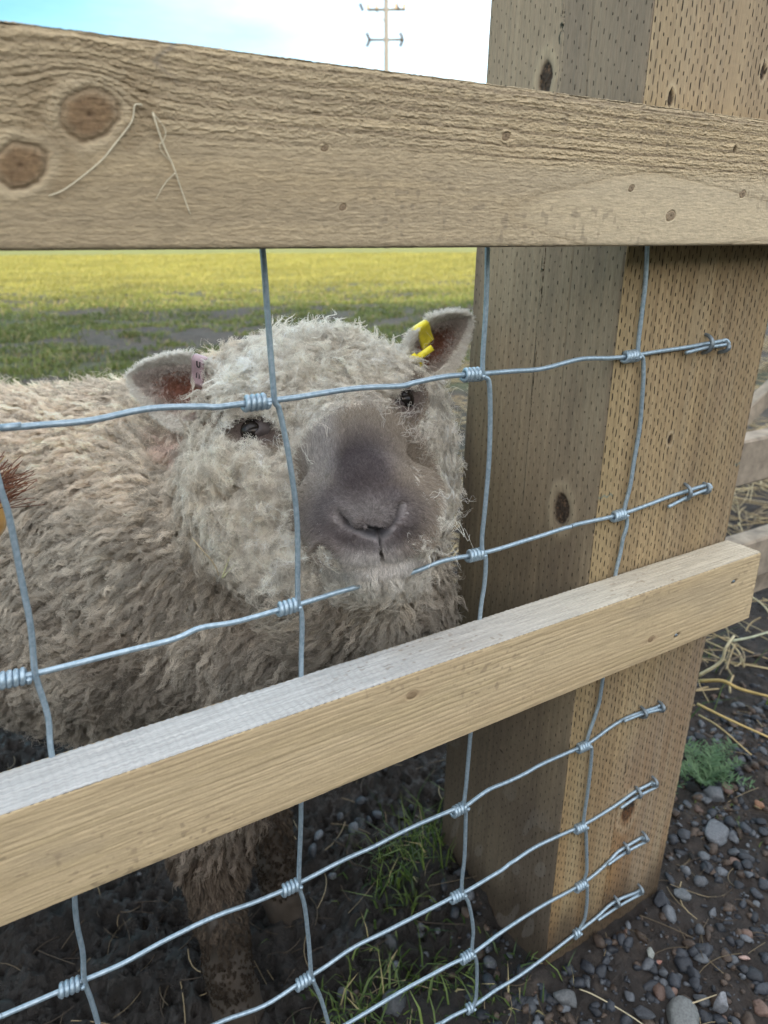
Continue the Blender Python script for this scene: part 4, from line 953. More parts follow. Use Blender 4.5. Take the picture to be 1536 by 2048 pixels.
parts = [(SV, SF if isinstance(SF, list) else SF.tolist()), (EL[0], EL[1]), (ER[0], ER[1])]; cols = [skincol, EL[2], ER[2]]
eyeframes = []
for (c, r), outd in zip(EYES, (mkdir((0, 0, 0), -RT*.62-FW*.75+UP*.18), mkdir((0, 0, 0), RT*.80-FW*.55+UP*.18))):
    rt = np.cross(outd, UP); rt = -rt/np.linalg.norm(rt); rt = rt*math.cos(.22)+np.cross(outd, rt)*math.sin(.22)*0 + UP*.17; rt -= outd*(rt@outd); rt /= np.linalg.norm(rt); up = np.cross(rt, outd); up = up if up@UP > 0 else -up
    V, F = lidmesh(c, r, outd, rt, up, 1.0, 0); parts.append((V, F)); cols.append(np.tile((.065, .05, .05), (len(V), 1))); eyeframes.append((c, r, outd, rt, up))
V, F = join(parts); body = mesh('body', V, F, SKIN, sheep, col=np.concatenate(cols))
EYEM, nt, b = newmat('sheep_eye'); b.inputs['Base Color'].default_value = (.012, .009, .008, 1); b.inputs['Roughness'].default_value = .12; b.inputs['Specular IOR Level'].default_value = .3
for c, r, outd, rt, up in eyeframes:
    V, F = IV3*r*.88+c+outd*r*.02, IF3; mesh('eye', V, F, EYEM, sheep)

# ------------------------------------------------------------------ ear tags
def tagband(E, u0, u1, lip, label, colr, txt, seed):
    # a plastic strap folded round the upper edge of the ear
    Pm, nm, U, Vv = E[3], E[4], E[5], E[6]; nu, nv = U.shape
    rows = []
    ks = np.linspace(u0, u1, 7)
    path = []                                                           # (v, offset, side): front then edge then back
    for vv in np.linspace(lip, .96, 12): path.append((vv, .0022))
    for a in np.linspace(0, np.pi, 7)[1:-1]: path.append((1.0+.08*math.sin(a), .0022*math.cos(a)-.0015*(1-math.cos(a)) ))
    for vv in np.linspace(.96, lip+.1, 10): path.append((vv, -.0068))
    V = []
    for u in ks:
        iu = u*(nu-1); i0 = int(iu); f = iu-i0
        for vv, off in path:
            jv = (np.clip(vv, -1, 1)+1)/2*(nv-1); j0 = min(int(jv), nv-2); g = jv-j0
            p = (Pm[i0, j0]*(1-g)+Pm[i0, j0+1]*g)*(1-f)+(Pm[i0+1, j0]*(1-g)+Pm[i0+1, j0+1]*g)*f
            q = nm[i0, j0]; ed = Pm[i0, -1]-Pm[i0, -2]; ed /= np.linalg.norm(ed)
            V.append(p+q*off+ed*max(0, vv-1)*.03)
    V = np.array(V); n = len(path); F = []
    for i in range(6):
        for j in range(n-1): F.append([i*n+j, i*n+j+1, (i+1)*n+j+1, (i+1)*n+j])
    m = flatmat('ear_tag_plastic', colr, .35, 0, .12, 200, .0003)
    o = mesh('ear_tag', V, F, m, sheep); s = o.modifiers.new('thick', 'SOLIDIFY'); s.thickness = .0012; s.offset = 1; tag(o, label)
    return o, V.reshape(7, n, 3)
PRT = flatmat('tag_print', (.02, .02, .02), .6, 0, .1, 50)
def glyph(segs, org, X, Y, nrm, h, parent, wd=.18):
    parts = []
    for (x0, y0, x1, y1) in segs:
        a = org+X*x0*h+Y*y0*h; b_ = org+X*x1*h+Y*y1*h; d = mkdir(a, b_); s = np.cross(nrm, d)*h*wd/2
        q = [a-s, b_-s, b_+s, a+s]; parts.append(([p+nrm*.0003 for p in q]+[p-nrm*.0004 for p in q], [[0, 1, 2, 3], [0, 4, 5, 1], [1, 5, 6, 2], [2, 6, 7, 3], [3, 7, 4, 0]]))
    V, F = join(parts); return mesh('lettering', V, F, PRT, parent, smooth=False)
UU = [(0, 1, 0, .15), (0, .1, .15, 0), (.15, 0, .45, 0), (.45, 0, .6, .1), (.6, .15, .6, 1)]
NN = [(0, 0, 0, .9), (.1, 1, .5, 1), (.6, .9, .6, 0)]
KK = [(0, 0, 0, 1), (0, .45, .6, 1), (.15, .55, .6, 0)]
tl, TV = tagband(EL, .24, .39, .30, 'pinkish grey ear tag with dark letters', (.36, .25, .27), 'u', 1)
def tagframe(TV, j):
    o_ = TV[3, j]; X = mkdir(TV[0, j], TV[6, j]); Y = mkdir(TV[3, max(j-1, 0)], TV[3, j+1]); N_ = np.cross(X, Y); N_ = N_ if N_@(-FW) > 0 else -N_; return o_, X, Y, N_
o_, X, Y, N_ = tagframe(TV, 9); glyph(UU, o_-X*.0025+Y*.0005+N_*.0014, X, Y, N_, .0052, tl)
o_, X, Y, N_ = tagframe(TV, 4); glyph(NN, o_-X*.0020-Y*.001+N_*.0014, X, Y, N_, .0050, tl)
tr, TV2 = tagband(ER, .27, .50, .20, 'bright yellow folded ear tag', (.80, .68, .04), '', 2)
# folded flaps hanging inside the ears
def flap(p, X, Y, w_, h_, mat, nm):
    V, F = box((0, 0, 0), (w_, h_, .0012), .0003); N_ = np.cross(X, Y); V = V@np.stack([X, Y, N_])+p; return mesh('ear_tag_flap', V, F, mat, sheep)
fm_ = tr.data.materials[0]; fx = mkdir(D(828, 722, .63), D(866, 696, .63)); fy = np.cross(fx, -FW); fy /= np.linalg.norm(fy)
f1_ = flap(D(849, 706, .610), fx, fy, .0165, .0055, fm_, 0); tag(f1_, 'yellow lower lip of the ear tag'); f2_ = flap(D(832, 722, .609), fx, fy, .0062, .013, fm_, 0)
glyph([(0, 0, .5, 0), (.5, 0, .5, .5), (.5, .5, 0, .5), (0, .5, 0, 1), (0, 1, .5, 1)], D(831, 730, .6065), fx, fy, -FW, .0034, f2_)
fx = mkdir(D(404, 790, .61), D(424, 784, .61)); fy = np.cross(fx, -FW); fy /= np.linalg.norm(fy); f3_ = flap(D(413, 793, .612), fx, fy, .0068, .0120, tl.data.materials[0], 0)
glyph(NN, D(409, 797, .6105), fx, fy, -FW, .0042, f3_, .3)
# ------------------------------------------------------------------ wool: real fibres gathered into crimped locks
WOOLM = bpy.data.materials.new('wool_fibre'); WOOLM.use_nodes = True; nt = WOOLM.node_tree; nt.nodes.remove(nt.nodes['Principled BSDF'])
c = attr(nt, 'col', 'Color'); df = nt.nodes.new('ShaderNodeBsdfDiffuse'); tl_ = nt.nodes.new('ShaderNodeBsdfTranslucent'); ms = nt.nodes.new('ShaderNodeMixShader'); ms.inputs[0].default_value = .38
nt.links.new(c, df.inputs[0]); nt.links.new(c, tl_.inputs[0]); nt.links.new(df.outputs[0], ms.inputs[1]); nt.links.new(tl_.outputs[0], ms.inputs[2]); nt.links.new(ms.outputs[0], nt.nodes['Material Output'].inputs['Surface'])
def curves(name, P, rad, col, parent, mat=WOOLM):
    "P (n,k,3), rad (n,k) or scalar, col (n,3)"
    n, k = P.shape[:2]; cu = bpy.data.hair_curves.new(name); cu.add_curves([k]*n)
    cu.attributes['position'].data.foreach_set('vector', np.ascontiguousarray(P, np.float32).ravel())
    if 'radius' not in cu.attributes: cu.attributes.new('radius', 'FLOAT', 'POINT')
    cu.attributes['radius'].data.foreach_set('value', np.ascontiguousarray(np.broadcast_to(rad, (n, k)), np.float32).ravel())
    a = cu.attributes.new('col', 'FLOAT_COLOR', 'CURVE'); cc = np.ones((n, 4), np.float32); cc[:, :3] = np.clip(col, .005, .9); a.data.foreach_set('color', cc.ravel())
    cu.materials.append(mat); o = bpy.data.objects.new(name, cu); link(o, parent); o.matrix_parent_inverse = parent.matrix_world.inverted(); return o
def norml(v): return v/(np.linalg.norm(v, axis=-1, keepdims=True)+1e-9)
TF = SF if isinstance(SF, np.ndarray) else None
tris = []
for f in (SF if isinstance(SF, list) else SF.tolist()):
    tris.append((f[0], f[1], f[2]));
    if len(f) == 4: tris.append((f[0], f[2], f[3]))
tris = np.array(tris); TA, TB, TC = SV[tris[:, 0]], SV[tris[:, 1]], SV[tris[:, 2]]
TN = np.cross(TB-TA, TC-TA); area = np.linalg.norm(TN, axis=1)/2; TN = norml(TN)
if (TN*SN[tris[:, 0]]).sum(1).mean() < 0: TN = -TN
cen = (TA+TB+TC)/3; cpx, cpy, ctt = proj(cen); toc = norml(CAM-cen)
facing = (TN*toc).sum(1); vis = (facing > -.35) & (cpx > -160) & (cpy > 500)
def scatter(w, n):
    p = area*w; p = p/p.sum(); k = rng.choice(len(tris), n, p=p); u, v = rng.uniform(0, 1, (2, n)); m = u+v > 1; u[m], v[m] = 1-u[m], 1-v[m]
    return TA[k]+u[:, None]*(TB[k]-TA[k])+v[:, None]*(TC[k]-TA[k]), norml(SN[tris[k, 0]]*(1-u-v)[:, None]+SN[tris[k, 1]]*u[:, None]+SN[tris[k, 2]]*v[:, None])
HC = D(655, 900, .635)
def tang(v, N): return v-N*(v*N).sum(-1, keepdims=True)
def curlnoise(P, f, seed):
    return np.stack([fbm(P[:, 0]*f, P[:, 1]*f, P[:, 2]*f, 2, seed+i*7) for i in range(3)], -1)
def locks(P, N, flow, L, rl, nf, K, amp, turns, lay, rad, col, cvar, conv=.35, planar=.0, seed=1, fuzz=.12):
    rg = np.random.default_rng(seed); n = len(P); s = np.linspace(0, 1, K)
    A = norml(tang(flow+1e-4, N)); B = np.cross(N, A)
    L = np.broadcast_to(L, (n,)); lay = np.broadcast_to(lay, (n,)); amp = np.broadcast_to(amp, (n,)); rl = np.broadcast_to(rl, (n,)); turns = np.broadcast_to(turns, (n,))
    th = lay[:, None]*np.minimum(1, s[None]*1.6)*np.pi/2        # the lock bends over as it leaves the skin
    dx = np.cos(th); dy = np.sin(th); ds = np.diff(s, prepend=0)[None]
    cx = np.cumsum(dx*ds, 1)*L[:, None]; cy = np.cumsum(dy*ds, 1)*L[:, None]
    C = P[:, None]+N[:, None]*cx[..., None]+A[:, None]*cy[..., None]
    ph = rg.uniform(0, 6.28, n)[:, None]; w = turns[:, None]*2*np.pi*s[None]
    Tn = N[:, None]*dx[..., None]+A[:, None]*dy[..., None]; S1 = B[:, None]; S2 = np.cross(Tn, np.broadcast_to(S1, Tn.shape))
    env = (s**.6)[None]*amp[:, None]
    C = C + S1*(env*np.cos(ph+w))[..., None] + S2*((1-planar)*env*np.sin(ph+w))[..., None]
    # fibres
    u = np.sqrt(rg.uniform(0, 1, (n, nf))); a = rg.uniform(0, 6.28, (n, nf)); ro = rl[:, None]*u
    off = A[:, None]*(ro*np.cos(a))[..., None]+B[:, None]*(ro*np.sin(a))[..., None]
    sc = (1-(1-conv)*s**.8)[None, None, :, None]
    fl = rg.uniform(.72, 1.06, (n, nf))[..., None]
    ii = np.clip(s[None, None]*fl*(K-1), 0, K-1); i0 = np.minimum(ii.astype(int), K-2); fr_ = (ii-i0)[..., None]
    idx = np.arange(n)[:, None, None]
    CC = C[idx, i0]*(1-fr_)+C[idx, i0+1]*fr_
    wob = rg.normal(0, 1, (n, nf, 2)); w2 = rg.uniform(1.5, 3.5, (n, nf))[..., None]*2*np.pi*s+rg.uniform(0, 6.28, (n, nf))[..., None]
    fz = rl[:, None, None]*fuzz*3*(s**.7)
    F = CC + off[:, :, None]*sc + A[:, None, None]*(wob[..., 0][..., None]*fz*np.sin(w2))[..., None] + B[:, None, None]*(wob[..., 1][..., None]*fz*np.cos(w2*1.1))[..., None]
    col = np.repeat(col[:, None], nf, 1)*(1+cvar*rg.normal(0, 1, (n, nf, 1)))
    r = rad*(1.0-.55*s**2)[None, :]*np.ones((n*nf, 1))
    return F.reshape(n*nf, K, 3), r, col.reshape(-1, 3)
def woolcol(P):
    px, py, tt, muz, lip, ey = zones(P); dH = np.sqrt(((P-HC)@RT)**2+((P-HC)@UP)**2+np.maximum(0, (P-HC)@FW)**2); n1 = fbm(P[:, 0]*22, P[:, 1]*22, P[:, 2]*22, 3, 501); n2 = fbm(P[:, 0]*90, P[:, 1]*90, P[:, 2]*90, 2, 503)
    cream = mixc((.90, .86, .79), (.80, .735, .64), np.clip(.35+.8*n1+.3*n2, 0, 1))
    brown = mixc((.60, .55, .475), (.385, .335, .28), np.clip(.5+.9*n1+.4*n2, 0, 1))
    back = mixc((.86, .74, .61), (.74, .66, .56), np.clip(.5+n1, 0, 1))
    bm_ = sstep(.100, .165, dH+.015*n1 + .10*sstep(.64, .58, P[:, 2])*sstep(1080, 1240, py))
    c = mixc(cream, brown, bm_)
    c = mixc(c, back, sstep(.600, .675, P[:, 2]+.012*n1)*bm_)  # the back's sunlit cream is painted into the wool colour
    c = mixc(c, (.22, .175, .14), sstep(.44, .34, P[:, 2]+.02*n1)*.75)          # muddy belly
    pink = np.exp(-(((px-365)/26)**2+((py-905)/22)**2)); c = mixc(c, (.85, .50, .46), pink*.5*(tt > .6))
    c = mixc(c, (.50, .43, .40), blob(px, py, 722, 880, 95, 62, -8, .7)*(tt < .62)*.5)
    return c, bm_, muz, lip, ey, px, py, tt, dH
# weights
_, bw, muz, lip, ey, px_, py_, tt_, dH = woolcol(cen)
legz = 1-sstep(.315, .35, cen[:, 2])
noface = np.clip(1-np.maximum.reduce([muz*1.2, lip*1.3, ey*1.5]), 0, 1)
noseb = blob(px_, py_, 730, 992, 114, 138, 0, .25)*(tt_ < .60)
# 1 body fleece
Wb = vis*bw*(1-legz)*noface
P, N = scatter(Wb, 12500); c, b_, mz, lp, e_, px, py, tt, dh = woolcol(P)
flow = np.array([-.25, .10, -1.0])*1.0 + (-RT*.35) + 1.2*curlnoise(P, 12, 511) + 1.1*curlnoise(P, 60, 517); up_ = sstep(.60, .68, P[:, 2])[:, None]; flow = flow*(1-up_) + up_*(-RT*.8+_u*.3+.9*curlnoise(P, 30, 519))
lipn = blob(px, py, 748, 1128, 150, 62, -5, .35)*(tt < .60); flow = flow-UP*lipn[:, None]*2.2
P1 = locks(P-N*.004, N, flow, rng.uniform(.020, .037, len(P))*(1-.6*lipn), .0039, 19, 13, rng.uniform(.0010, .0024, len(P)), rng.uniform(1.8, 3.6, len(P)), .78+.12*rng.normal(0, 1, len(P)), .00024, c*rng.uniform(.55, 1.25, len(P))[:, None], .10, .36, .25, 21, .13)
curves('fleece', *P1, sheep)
hid = (~vis)*(1-legz)*(~((cpx > 300) & (ctt < .70) & (facing > -.75)))*(np.linalg.norm(cen-noseC, axis=1) > .16)*1.0
P, N = scatter(hid, 9000); c, *_ = woolcol(P)
flow = np.array([-.25, .10, -1.0]) + 1.3*curlnoise(P, 12, 511) + 1.2*curlnoise(P, 60, 517)
curves('far_side_fleece', *locks(P-N*.004, N, flow, rng.uniform(.022, .034, len(P)), .0060, 12, 9, rng.uniform(.001, .0024, len(P)), rng.uniform(1.5, 3., len(P)), .8+.1*rng.normal(0, 1, len(P)), .00042, c*rng.uniform(.6, 1.2, len(P))[:, None], .1, .5, .25, 61, .17), sheep)
earclear = 1-.95*np.maximum(blob(cpx, cpy, 402, 785, 70, 74, 0, .25)*(ctt < .70), blob(cpx, cpy, 868, 716, 46, 60, 35, .2))
# 2 head, cheek and neck wool: short springy curls
Wh = vis*(1-bw)*(1-legz)*noface*(1-noseb)
P, N = scatter(Wh*earclear, 10500); c, b_, mz, lp, e_, px, py, tt, dh = woolcol(P)
flow = curlnoise(P, 26, 531)*1.6 + curlnoise(P, 90, 533)*.9 + np.array([0, 0, -.35])
near_eye = np.maximum(blob(px, py, 512, 866, 88, 62, 12, .4), blob(px, py, 812, 812, 52, 60, 0, .4)); nose_near = blob(px, py, 728, 985, 175, 190, 0, .35)*(tt < .62)
lipn = blob(px, py, 748, 1128, 150, 62, -5, .35)*(tt < .60); nose_near = np.maximum(nose_near, lipn*.8); flow = flow-UP*lipn[:, None]*2.2
Lh = rng.uniform(.017, .031, len(P))*(1-.55*near_eye)*(1-.74*nose_near)
P2 = locks(P-N*.003, N, flow, Lh, .0036, 22, 14, rng.uniform(.0014, .0036, len(P))*(1-.5*nose_near), rng.uniform(1., 3., len(P)), .66+.20*rng.normal(0, 1, len(P)), .00021, c*rng.uniform(.66, 1.18, len(P))[:, None], .07, .55, .1, 22, .26)
curves('head_wool', *P2, sheep)
# 3 loose wisps sticking out of the fleece and long twists on the poll
P, N = scatter(vis*(1-legz)*noface*(1-noseb), 1700); c, *_ = woolcol(P)
P3 = locks(P, N, curlnoise(P, 40, 541)+[0, 0, .2], rng.uniform(.020, .036, len(P)), .0022, 3, 12, rng.uniform(.001, .003, len(P)), rng.uniform(1., 3., len(P)), .35+.2*rng.normal(0, 1, len(P)), .00015, c*1.05, .1, .8, 0, 23, .5)
curves('loose_wisps', *P3, sheep)
pk = (np.abs(cpx-650) < 130) & (cpy < 740) & (TN[:, 2] > .3) & (dH < .13)
P, N = scatter(pk*1.0, 60); c, *_ = woolcol(P)
P4 = locks(P, norml(N+[0, 0, 1.1]), curlnoise(P, 30, 551)+RT*.4, rng.uniform(.022, .040, len(P)), .0022, 9, 16, rng.uniform(.002, .0042, len(P)), rng.uniform(1.2, 2.6, len(P)), .35, .00020, c, .06, .25, 0, 24, .12)
curves('poll_tuft', *P4, sheep)
# 4 short hair of face, lips and eyelids
fz = np.clip(np.maximum.reduce([muz, lip, ey, noseb]), 0, 1)*(cpx > 380)*(ctt < .70)*(facing > -.3)
P, N = scatter(fz, 60000); px, py, tt, mz, lp, e_ = zones(P); c = facecol(P)
nl, ph, mo = [facepaint(P)[i] for i in (4, 5, 6)]
wet_ = np.clip(np.exp(-(nl/8)**2)+np.exp(-(np.minimum(np.hypot(px-690, py-1040), np.hypot(px-796, py-1022))/11)**2)+np.exp(-(ph/6)**2)+blob(px, py, 752, 1064, 34, 15, 0, .3)+1.*np.exp(-(mo/7)**2), 0, 1); keep = rng.uniform(0, 1, len(P)) > wet_*1.6
P, N, c, px, py, mz, lp, e_ = P[keep], N[keep], c[keep], px[keep], py[keep], mz[keep], lp[keep], e_[keep]
outw = np.stack([px-748, py-1015], -1); fl2 = RT*(outw[:, :1]/120)-UP*(outw[:, 1:]/120) + .5*curlnoise(P, 60, 561) + _u*.0
wl = blob(px, py, 730, 1003, 108, 120, 0, .25); ln = .0026+.0018*rng.uniform(0, 1, len(P)) + .004*lp + .0095*np.clip(1-np.maximum.reduce([wl, lp, e_]), 0, 1)
P5 = locks(P-N*.0006, N, fl2, ln, .0007, 3, 6, .0003+.06*ln*(1-mz), 1.2, .72, .00012, c*rng.uniform(.75, 1.3, len(P))[:, None], .12, .9, 0, 25, .25)
curves('face_hair', *P5, sheep)
# chin beard and whiskers
ch = blob(cpx, cpy, 748, 1166, 110, 20, -5, .3)*(ctt < .62)
P, N = scatter(ch+1e-12, 1500); P6 = locks(P, N, -UP*.8+RT*((proj(P)[0]-750)/90)[:, None]+.9*curlnoise(P, 50, 571), rng.uniform(.008, .019, len(P)), .0024, 8, 9, .0014, 1.6, .8, .00016, np.tile((.74, .70, .64), (len(P), 1))*rng.uniform(.8, 1.15, len(P))[:, None], .08, .6, 0, 26)
curves('chin_hair', *P6, sheep)
# 5 ear down
def earfuzz(E, n, seed, tg):
    Pm, nm, U, Vv = E[3], E[4], E[5], E[6]; rg = np.random.default_rng(seed); nu, nv = U.shape; out_ = []
    for mode, m in ((0, n), (1, n//2), (2, n)):
        if mode == 0: u = rg.uniform(0, 1, m); v = np.where(rg.uniform(0, 1, m) < .5, -1, 1)*(1-.30*rg.uniform(0, 1, m)**1.6)
        elif mode == 1: u = rg.uniform(.02, .98, m); v = rg.uniform(-.8, .8, m)
        else: u = rg.uniform(.0, 1, m); v = rg.uniform(-1, 1, m)
        kp = ~((u > tg[0]) & (u < tg[1]) & (v > tg[2])); u, v = u[kp], v[kp]; m = len(u)
        i = np.clip((u*(nu-1)).astype(int), 0, nu-2); j = np.clip(((v+1)/2*(nv-1)).astype(int), 0, nv-2); fu, fv = (u*(nu-1)-i)[:, None], ((v+1)/2*(nv-1)-j)[:, None]
        p = (Pm[i, j]*(1-fu)+Pm[i+1, j]*fu)*(1-fv)+(Pm[i, j+1]*(1-fu)+Pm[i+1, j+1]*fu)*fv; nn = nm[i, j]
        side = norml(Pm[i, -1]-Pm[i, 0])*np.sign(v)[:, None]; ax = norml(Pm[-1, nv//2]-Pm[0, nv//2])
        tipw = sstep(.86, 1, u)[:, None]
        if mode == 0: d_ = norml(side*(1-.6*tipw)+ax*(.35+1.2*tipw)+nn*.35); L = rg.uniform(.0055, .0105, m); c = np.tile((.84, .80, .74), (m, 1))
        elif mode == 1: d_ = norml(nn+ax*.8+side*.5*rg.uniform(-1, 1, (m, 1))); L = rg.uniform(.002, .005, m)*(.6+.8*np.abs(v)); c = mixc((.34, .17, .12), (.62, .55, .50), np.clip(sstep(.25, .65, np.abs(v)+rg.normal(0, .12, m))+sstep(.6, .85, u+rg.normal(0, .06, m)), 0, 1))
        else: p = p-nn*.0035; d_ = norml(-nn+side*.8+ax*.7); L = rg.uniform(.004, .008, m); c = np.tile((.80, .75, .68), (m, 1))
        out_.append(locks(p, d_, rg.normal(0, 1, (m, 3)), L, .0008, 4, 6, .0004, 1., .5, .00012, c*rg.uniform(.8, 1.15, m)[:, None], .08, .9, 0, seed+mode, .3))
    return [np.concatenate([o[k] for o in out_]) for k in range(3)]
curves('ear_down', *earfuzz(EL, 5200, 31, (.21, .42, .2)), sheep); curves('ear_down', *earfuzz(ER, 4600, 41, (.24, .53, .1)), sheep)
# muddy leg hair
P, N = scatter((cpy > 1500)*(cen[:, 2] > .165)*(cen[:, 2] < .37)*(cpx > 0)*1.0, 4200)
P7 = locks(P, N, np.array([0, 0, -1.])+.3*curlnoise(P, 40, 581), (rng.uniform(.003, .008, len(P))+.016*sstep(.26, .33, P[:, 2]))*(.45+.55*sstep(.19, .26, P[:, 2])), .0022, 9, 8, .0008, 1.2, .86, .00022, mixc((.20, .16, .125), (.10, .078, .062), rng.uniform(0, 1, len(P)))*(.35+.65*sstep(.20, .30, P[:, 2]))[:, None], .15, .25, 0, 27, .1)
curves('leg_hair', *P7, sheep)
# lashes
LS = []
for c, r, outd, rt, up in eyeframes:
    a = np.linspace(.25, math.pi-.25, 22); p = c+rt*(np.cos(a)*1.15*r)[:, None]+up*(np.sin(a)*.58*r)[:, None]+outd*r*.55
    LS.append(locks(p, np.broadcast_to(norml(outd+up*.3), p.shape).copy(), np.broadcast_to(-up*.2+RT*0, p.shape)+rt*np.cos(a)[:, None]*.6, rng.uniform(.004, .007, 22), .0004, 2, 7, .0002, .5, .6, .00013, np.tile((.03, .025, .025), (22, 1)), .1, .9, 0, 28))
curves('eyelashes', *[np.concatenate([l[k] for l in LS]) for k in range(3)], sheep)
# specks of hay caught in the fleece belong to the animal; the larger stalks are things of their own
stalk([D(384, 1076, .565), D(408, 1104, .563), D(428, 1128, .565), D(438, 1152, .568)], .0013, (.40, .33, .22), 'short bent hay stalk caught in the wool of the neck, left of the forked one', 'hay_stalk', cat='hay')
stalk([D(444, 1156, .565), D(455, 1125, .562), D(466, 1098, .562), D(471, 1068, .564)], .0013, (.48, .47, .28), 'upright pale green grass stem caught in the neck wool', 'hay_stalk', cat='hay')
stalk([D(446, 1155, .565), D(470, 1128, .56), D(490, 1108, .56), D(508, 1096, .564)], .0014, (.48, .48, .30), 'slanting grass stem forking right from the upright one in the neck wool', 'hay_stalk', cat='hay')
# fine hay on the top rail
def onrail(pts, wd, label): return stalk([(x, -.0383, z) for x, z in pts], wd, (.62, .56, .42), label, 'hay_stalk', cat='hay')
onrail([(-.364, .9135), (-.367, .913), (-.369, .907), (-.377, .898), (-.384, .891), (-.398, .881), (-.405, .878)], .0007, 'fine curved hay strand sweeping down left across the top rail')
onrail([(-.360, .911), (-.358, .903), (-.356, .897), (-.3535, .891), (-.351, .882), (-.348, .872)], .0008, 'fine hay strand hanging down right of the curved one on the top rail')
onrail([(-.360, .911), (-.3555, .905), (-.3565, .901), (-.3585, .899), (-.3575, .896), (-.3545, .893)], .0004, 'thin looped hay wisp beside the hanging strand on the top rail')
onrail([(-.353, .8885), (-.358, .884), (-.363, .877)], .0004, 'short thin hay wisp branching left from the hanging strand')
# ------------------------------------------------------------------ electricity pole in the field
POLEW = flatmat('pole_wood', (.12, .125, .13), .8, 0, .2, 8, .002); IRON = flatmat('pole_iron', (.10, .11, .11), .5, .5, .15, 20); PORC = flatmat('insulator_brown', (.02, .015, .013), .25, 0, .1, 30); GREYI = flatmat('insulator_grey', (.45, .40, .36), .3, 0, .1, 30)
px, py = 25.19, 41.9; pz = float(gz(px, py))
ep = empty('electricity_pole', (px, py, pz), label='distant wooden electricity pole with crossarms and insulators rising above the top rail', cat='electricity pole')
V, F = tube([(px, py, pz-1), (px, py, pz+8), (px, py, pz+16.2)], [.175, .15, .125], 14); mesh('pole', V, F, POLEW, ep)
A = np.array([.852, -.523, 0]); B = np.array([.523, .852, 0]); O = np.array([px, py, 0])
V, F = box((px, py, 12.15), (1.95, .12, .12), .01, Matrix.Rotation(math.atan2(A[1], A[0]), 4, 'Z')); mesh('crossarm', V, F, IRON, ep)
V, F = box((px, py, 13.65), (2.2, .12, .12), .01, Matrix.Rotation(math.atan2(A[1], A[0]), 4, 'Z')); mesh('crossarm', V, F, IRON, ep)
def insul(p, d, n, r, mat):
    d = np.array(d, float); d /= np.linalg.norm(d); P, rr = [], []
    for i in range(n):
        for s, q in ((0, .35), (.2, 1), (.5, .85), (.7, .35)): P.append(np.array(p)+d*(.085*(i+s))); rr.append(r*q)
    V, F = tube(P, rr, 12); return mesh('insulator', V, F, mat, ep)
for s in (-1, 1):
    e = O+A*s*.98+[0, 0, 12.15]; q = A*(-s)*.0+A*(-.38)
    insul(e, q+np.array([0, 0, .75]), 5, .12, PORC); insul(e, q+np.array([0, 0, -.75]), 5, .12, PORC)
    e = O+A*s*1.05+[0, 0, 13.7]; insul(e, (0, 0, 1), 3, .13, GREYI); insul(O+A*s*.55+[0, 0, 13.7], (0, 0, 1), 3, .12, GREYI)
    insul(e-[0, 0, .1]-A*.3, A*(-.4)+np.array([0, 0, .8]), 5, .11, PORC)
V, F = tube([O+A*-.6+[0, 0, 13.62], O+[0, 0, 12.95]], .03, 6); mesh('brace', V, F, IRON, ep)
for s, z0 in ((-1, 12.7), (1, 12.7), (-1, 14.2), (1, 14.2)):
    t = np.linspace(-1, 1, 25)[:, None]; P = O+A*s*1.05*.98+[0, 0, z0]+B*t*60+np.array([0, 0, 1])*(t*t-.0)*-0.0-np.array([0, 0, 1])*(1-(1-np.abs(t))**2)*1.6
    V, F = tube(P, .006, 5); mesh('cable', V, F, IRON, ep)

# ------------------------------------------------------------------ long barn added unseen behind the viewer to shade the pen
BW = flatmat('barn_boards', (.20, .17, .13), .8, 0, .2, 3, .01); BR = flatmat('barn_roof', (.16, .16, .17), .6, .1, .15, 2, .01); BD = flatmat('barn_door', (.12, .16, .12), .6, 0, .1, 4, .01)
az = math.atan2(sd.y, sd.x); bc = np.array([CAM[0], CAM[1], 0])+np.array([math.cos(az), math.sin(az), 0])*15.5
rot = Matrix.Rotation(az+math.pi/2+.02, 4, 'Z')
bn = empty('barn', (bc[0], bc[1], .15), label='long boarded barn with a grey pitched roof standing behind the viewer', cat='barn')
def lb(c, s, name, mat, bev=0):
    V, F = box((0, 0, 0), s, bev); V = (V+np.array(c))@np.array(rot.to_3x3()).T+[bc[0], bc[1], 0]; return mesh(name, V, F, mat, bn, smooth=False)
lb((0, 0, 2.2), (64, 8, 4.2), 'wall', BW)
V = np.array([(-32.5, -4.5, 4.15), (32.5, -4.5, 4.15), (32.5, 0, 5.75), (-32.5, 0, 5.75), (-32.5, 4.5, 4.15), (32.5, 4.5, 4.15)], float)@np.array(rot.to_3x3()).T+[bc[0], bc[1], 0]
mesh('roof', V, [[0, 1, 2, 3], [3, 2, 5, 4], [0, 3, 4], [1, 5, 2], [0, 4, 5, 1]], BR, bn, smooth=False)
for k in (-18, -4, 11): lb((k, 4.03, 1.7), (3.4, .08, 3.2), 'door', BD, .01); lb((k, -4.03, 1.7), (3.4, .08, 3.2), 'door', BD, .01)
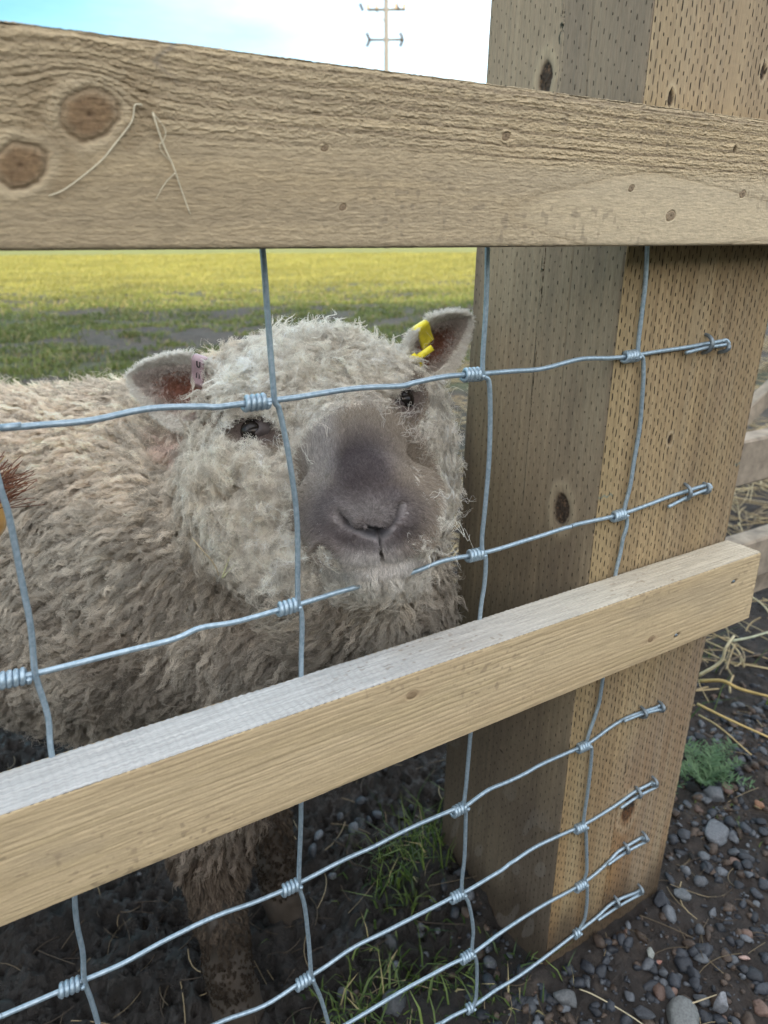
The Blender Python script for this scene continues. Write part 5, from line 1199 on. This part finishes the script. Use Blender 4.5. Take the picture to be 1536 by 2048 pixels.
# ------------------------------------------------------------------ brush pushed against the netting at the left edge
br = empty('brush', tuple(D(-108, 1010, .40)), label='brush with stiff rust-brown bristles and a rounded yellow-orange wooden head at the left edge', cat='brush')
BHEAD, nt, b = newmat('varnished_wood'); f_ = noise(nt, 300, 4, .6, sc=(1, 1, .2)); nt.links.new(ramp(nt, f_, [(.3, (.48, .22, .035)), (.7, (.66, .36, .07))]), b.inputs['Base Color']); b.inputs['Roughness'].default_value = .35; b.inputs['Coat Weight'].default_value = .4
V = IV3.copy(); V = np.sign(V)*np.abs(V)**.8; c_ = D(-108, 1035, .40)
V = V[:, :1]*RT*.0185+V[:, 1:2]*UP*.020+V[:, 2:]*FW*.05+c_; mesh('brush_head', V, IF3, BHEAD, br)
rg = np.random.default_rng(77); n = 420
ay = rg.uniform(-.9, .55, n); az_ = rg.uniform(-1, 1, n); d_ = np.stack([np.cos(.55-ay*.75), np.sin(.55-ay*.75), az_*.3], -1)
d_ /= np.linalg.norm(d_, axis=1)[:, None]
o0 = D(-108, 1015, .40)[None]+RT*(rg.uniform(-.008, .012, n))[:, None]+FW*(az_*.04)[:, None]+UP*rg.uniform(-.004, .014, n)[:, None]
dd_ = RT*d_[:, :1]+UP*d_[:, 1:2]+FW*d_[:, 2:]; Lb = rg.uniform(.016, .027, n)*1.05; t = np.linspace(0, 1, 5); parts = []; cc = []
for k in range(n):
    P = o0[k]+dd_[k]*(t*Lb[k])[:, None]+np.cross(dd_[k], FW)*(rg.normal(0, .0012)*t*t)[:, None]
    V, F = tube(P, .00032*(1-.3*t), 5); parts.append((V, F)); cc.append(np.tile(mixc((.10, .035, .02), (.24, .10, .05), rg.uniform()) if rg.uniform() > .05 else np.array((.5, .36, .17)), (len(V), 1)))
V, F = join(parts); mesh('bristles', V, F, colmat('bristle', .5), br, col=np.concatenate(cc))
h0 = D(-112, 1040, .40); h1 = CAM-RT*.62+FW*.42; h1[2] = gz(h1[0], h1[1])+.01
V, F = tube(smoothpath([h0, (h0+h1)/2, h1], 6), .011, 12); mesh('handle', V, F, BHEAD, br)
# trees beyond the barn, added unseen so their tops soften its shadow edge
LEAFT = flatmat('tree_leaf', (.06, .09, .03), .6, 0, .3, 3, .01)
for k, (sx, hh, rr_) in enumerate([(-9, 6.6, 1.5), (-3.5, 7.3, 1.2), (3, 6.5, 1.7), (8, 7.0, 1.3), (14, 6.7, 1.6), (-15, 7.1, 1.5)]):
    rg = np.random.default_rng(900+k); c0 = np.array(rot.to_3x3()@Vector((sx, -7.0 if math.cos(az) < 2 else 0, 0)))
    c0 = bc + np.array([math.cos(az), math.sin(az), 0])*6.5 + np.array(rot.to_3x3()@Vector((sx, 0, 0)))
    tr_ = empty('tree', (c0[0], c0[1], .15), label=['small round tree behind the left end of the barn', 'tall thin tree behind the barn left of its middle', 'broad low tree behind the middle of the barn', 'tree behind the barn right of its middle', 'wide tree behind the right end of the barn', 'tree farthest left behind the barn'][k], cat='tree')
    V, F = tube([(c0[0], c0[1], 0), (c0[0]+.1, c0[1], hh*.6), (c0[0], c0[1]+.1, hh*.92)], [.16, .10, .03], 8); mesh('trunk', V, F, POLEW, tr_)
    n = 2600; d_ = rg.normal(size=(n, 3)); d_ /= np.linalg.norm(d_, axis=1)[:, None]; rad_ = rr_*rg.uniform(.25, 1, n)**.5*(1+.4*fbm(d_[:, 0]*2, d_[:, 1]*2, d_[:, 2]*2, 2, 900+k))
    P = np.array([c0[0], c0[1], hh-rr_*1.1])+d_*rad_[:, None]*[1, 1, 1.25]; a = rg.normal(size=(n, 3))*.11; b2 = rg.normal(size=(n, 3))*.11
    mesh('crown', np.stack([P-a, P-b2, P+a, P+b2], 1).reshape(-1, 3), np.arange(4*n).reshape(n, 4), LEAFT, tr_, smooth=False)
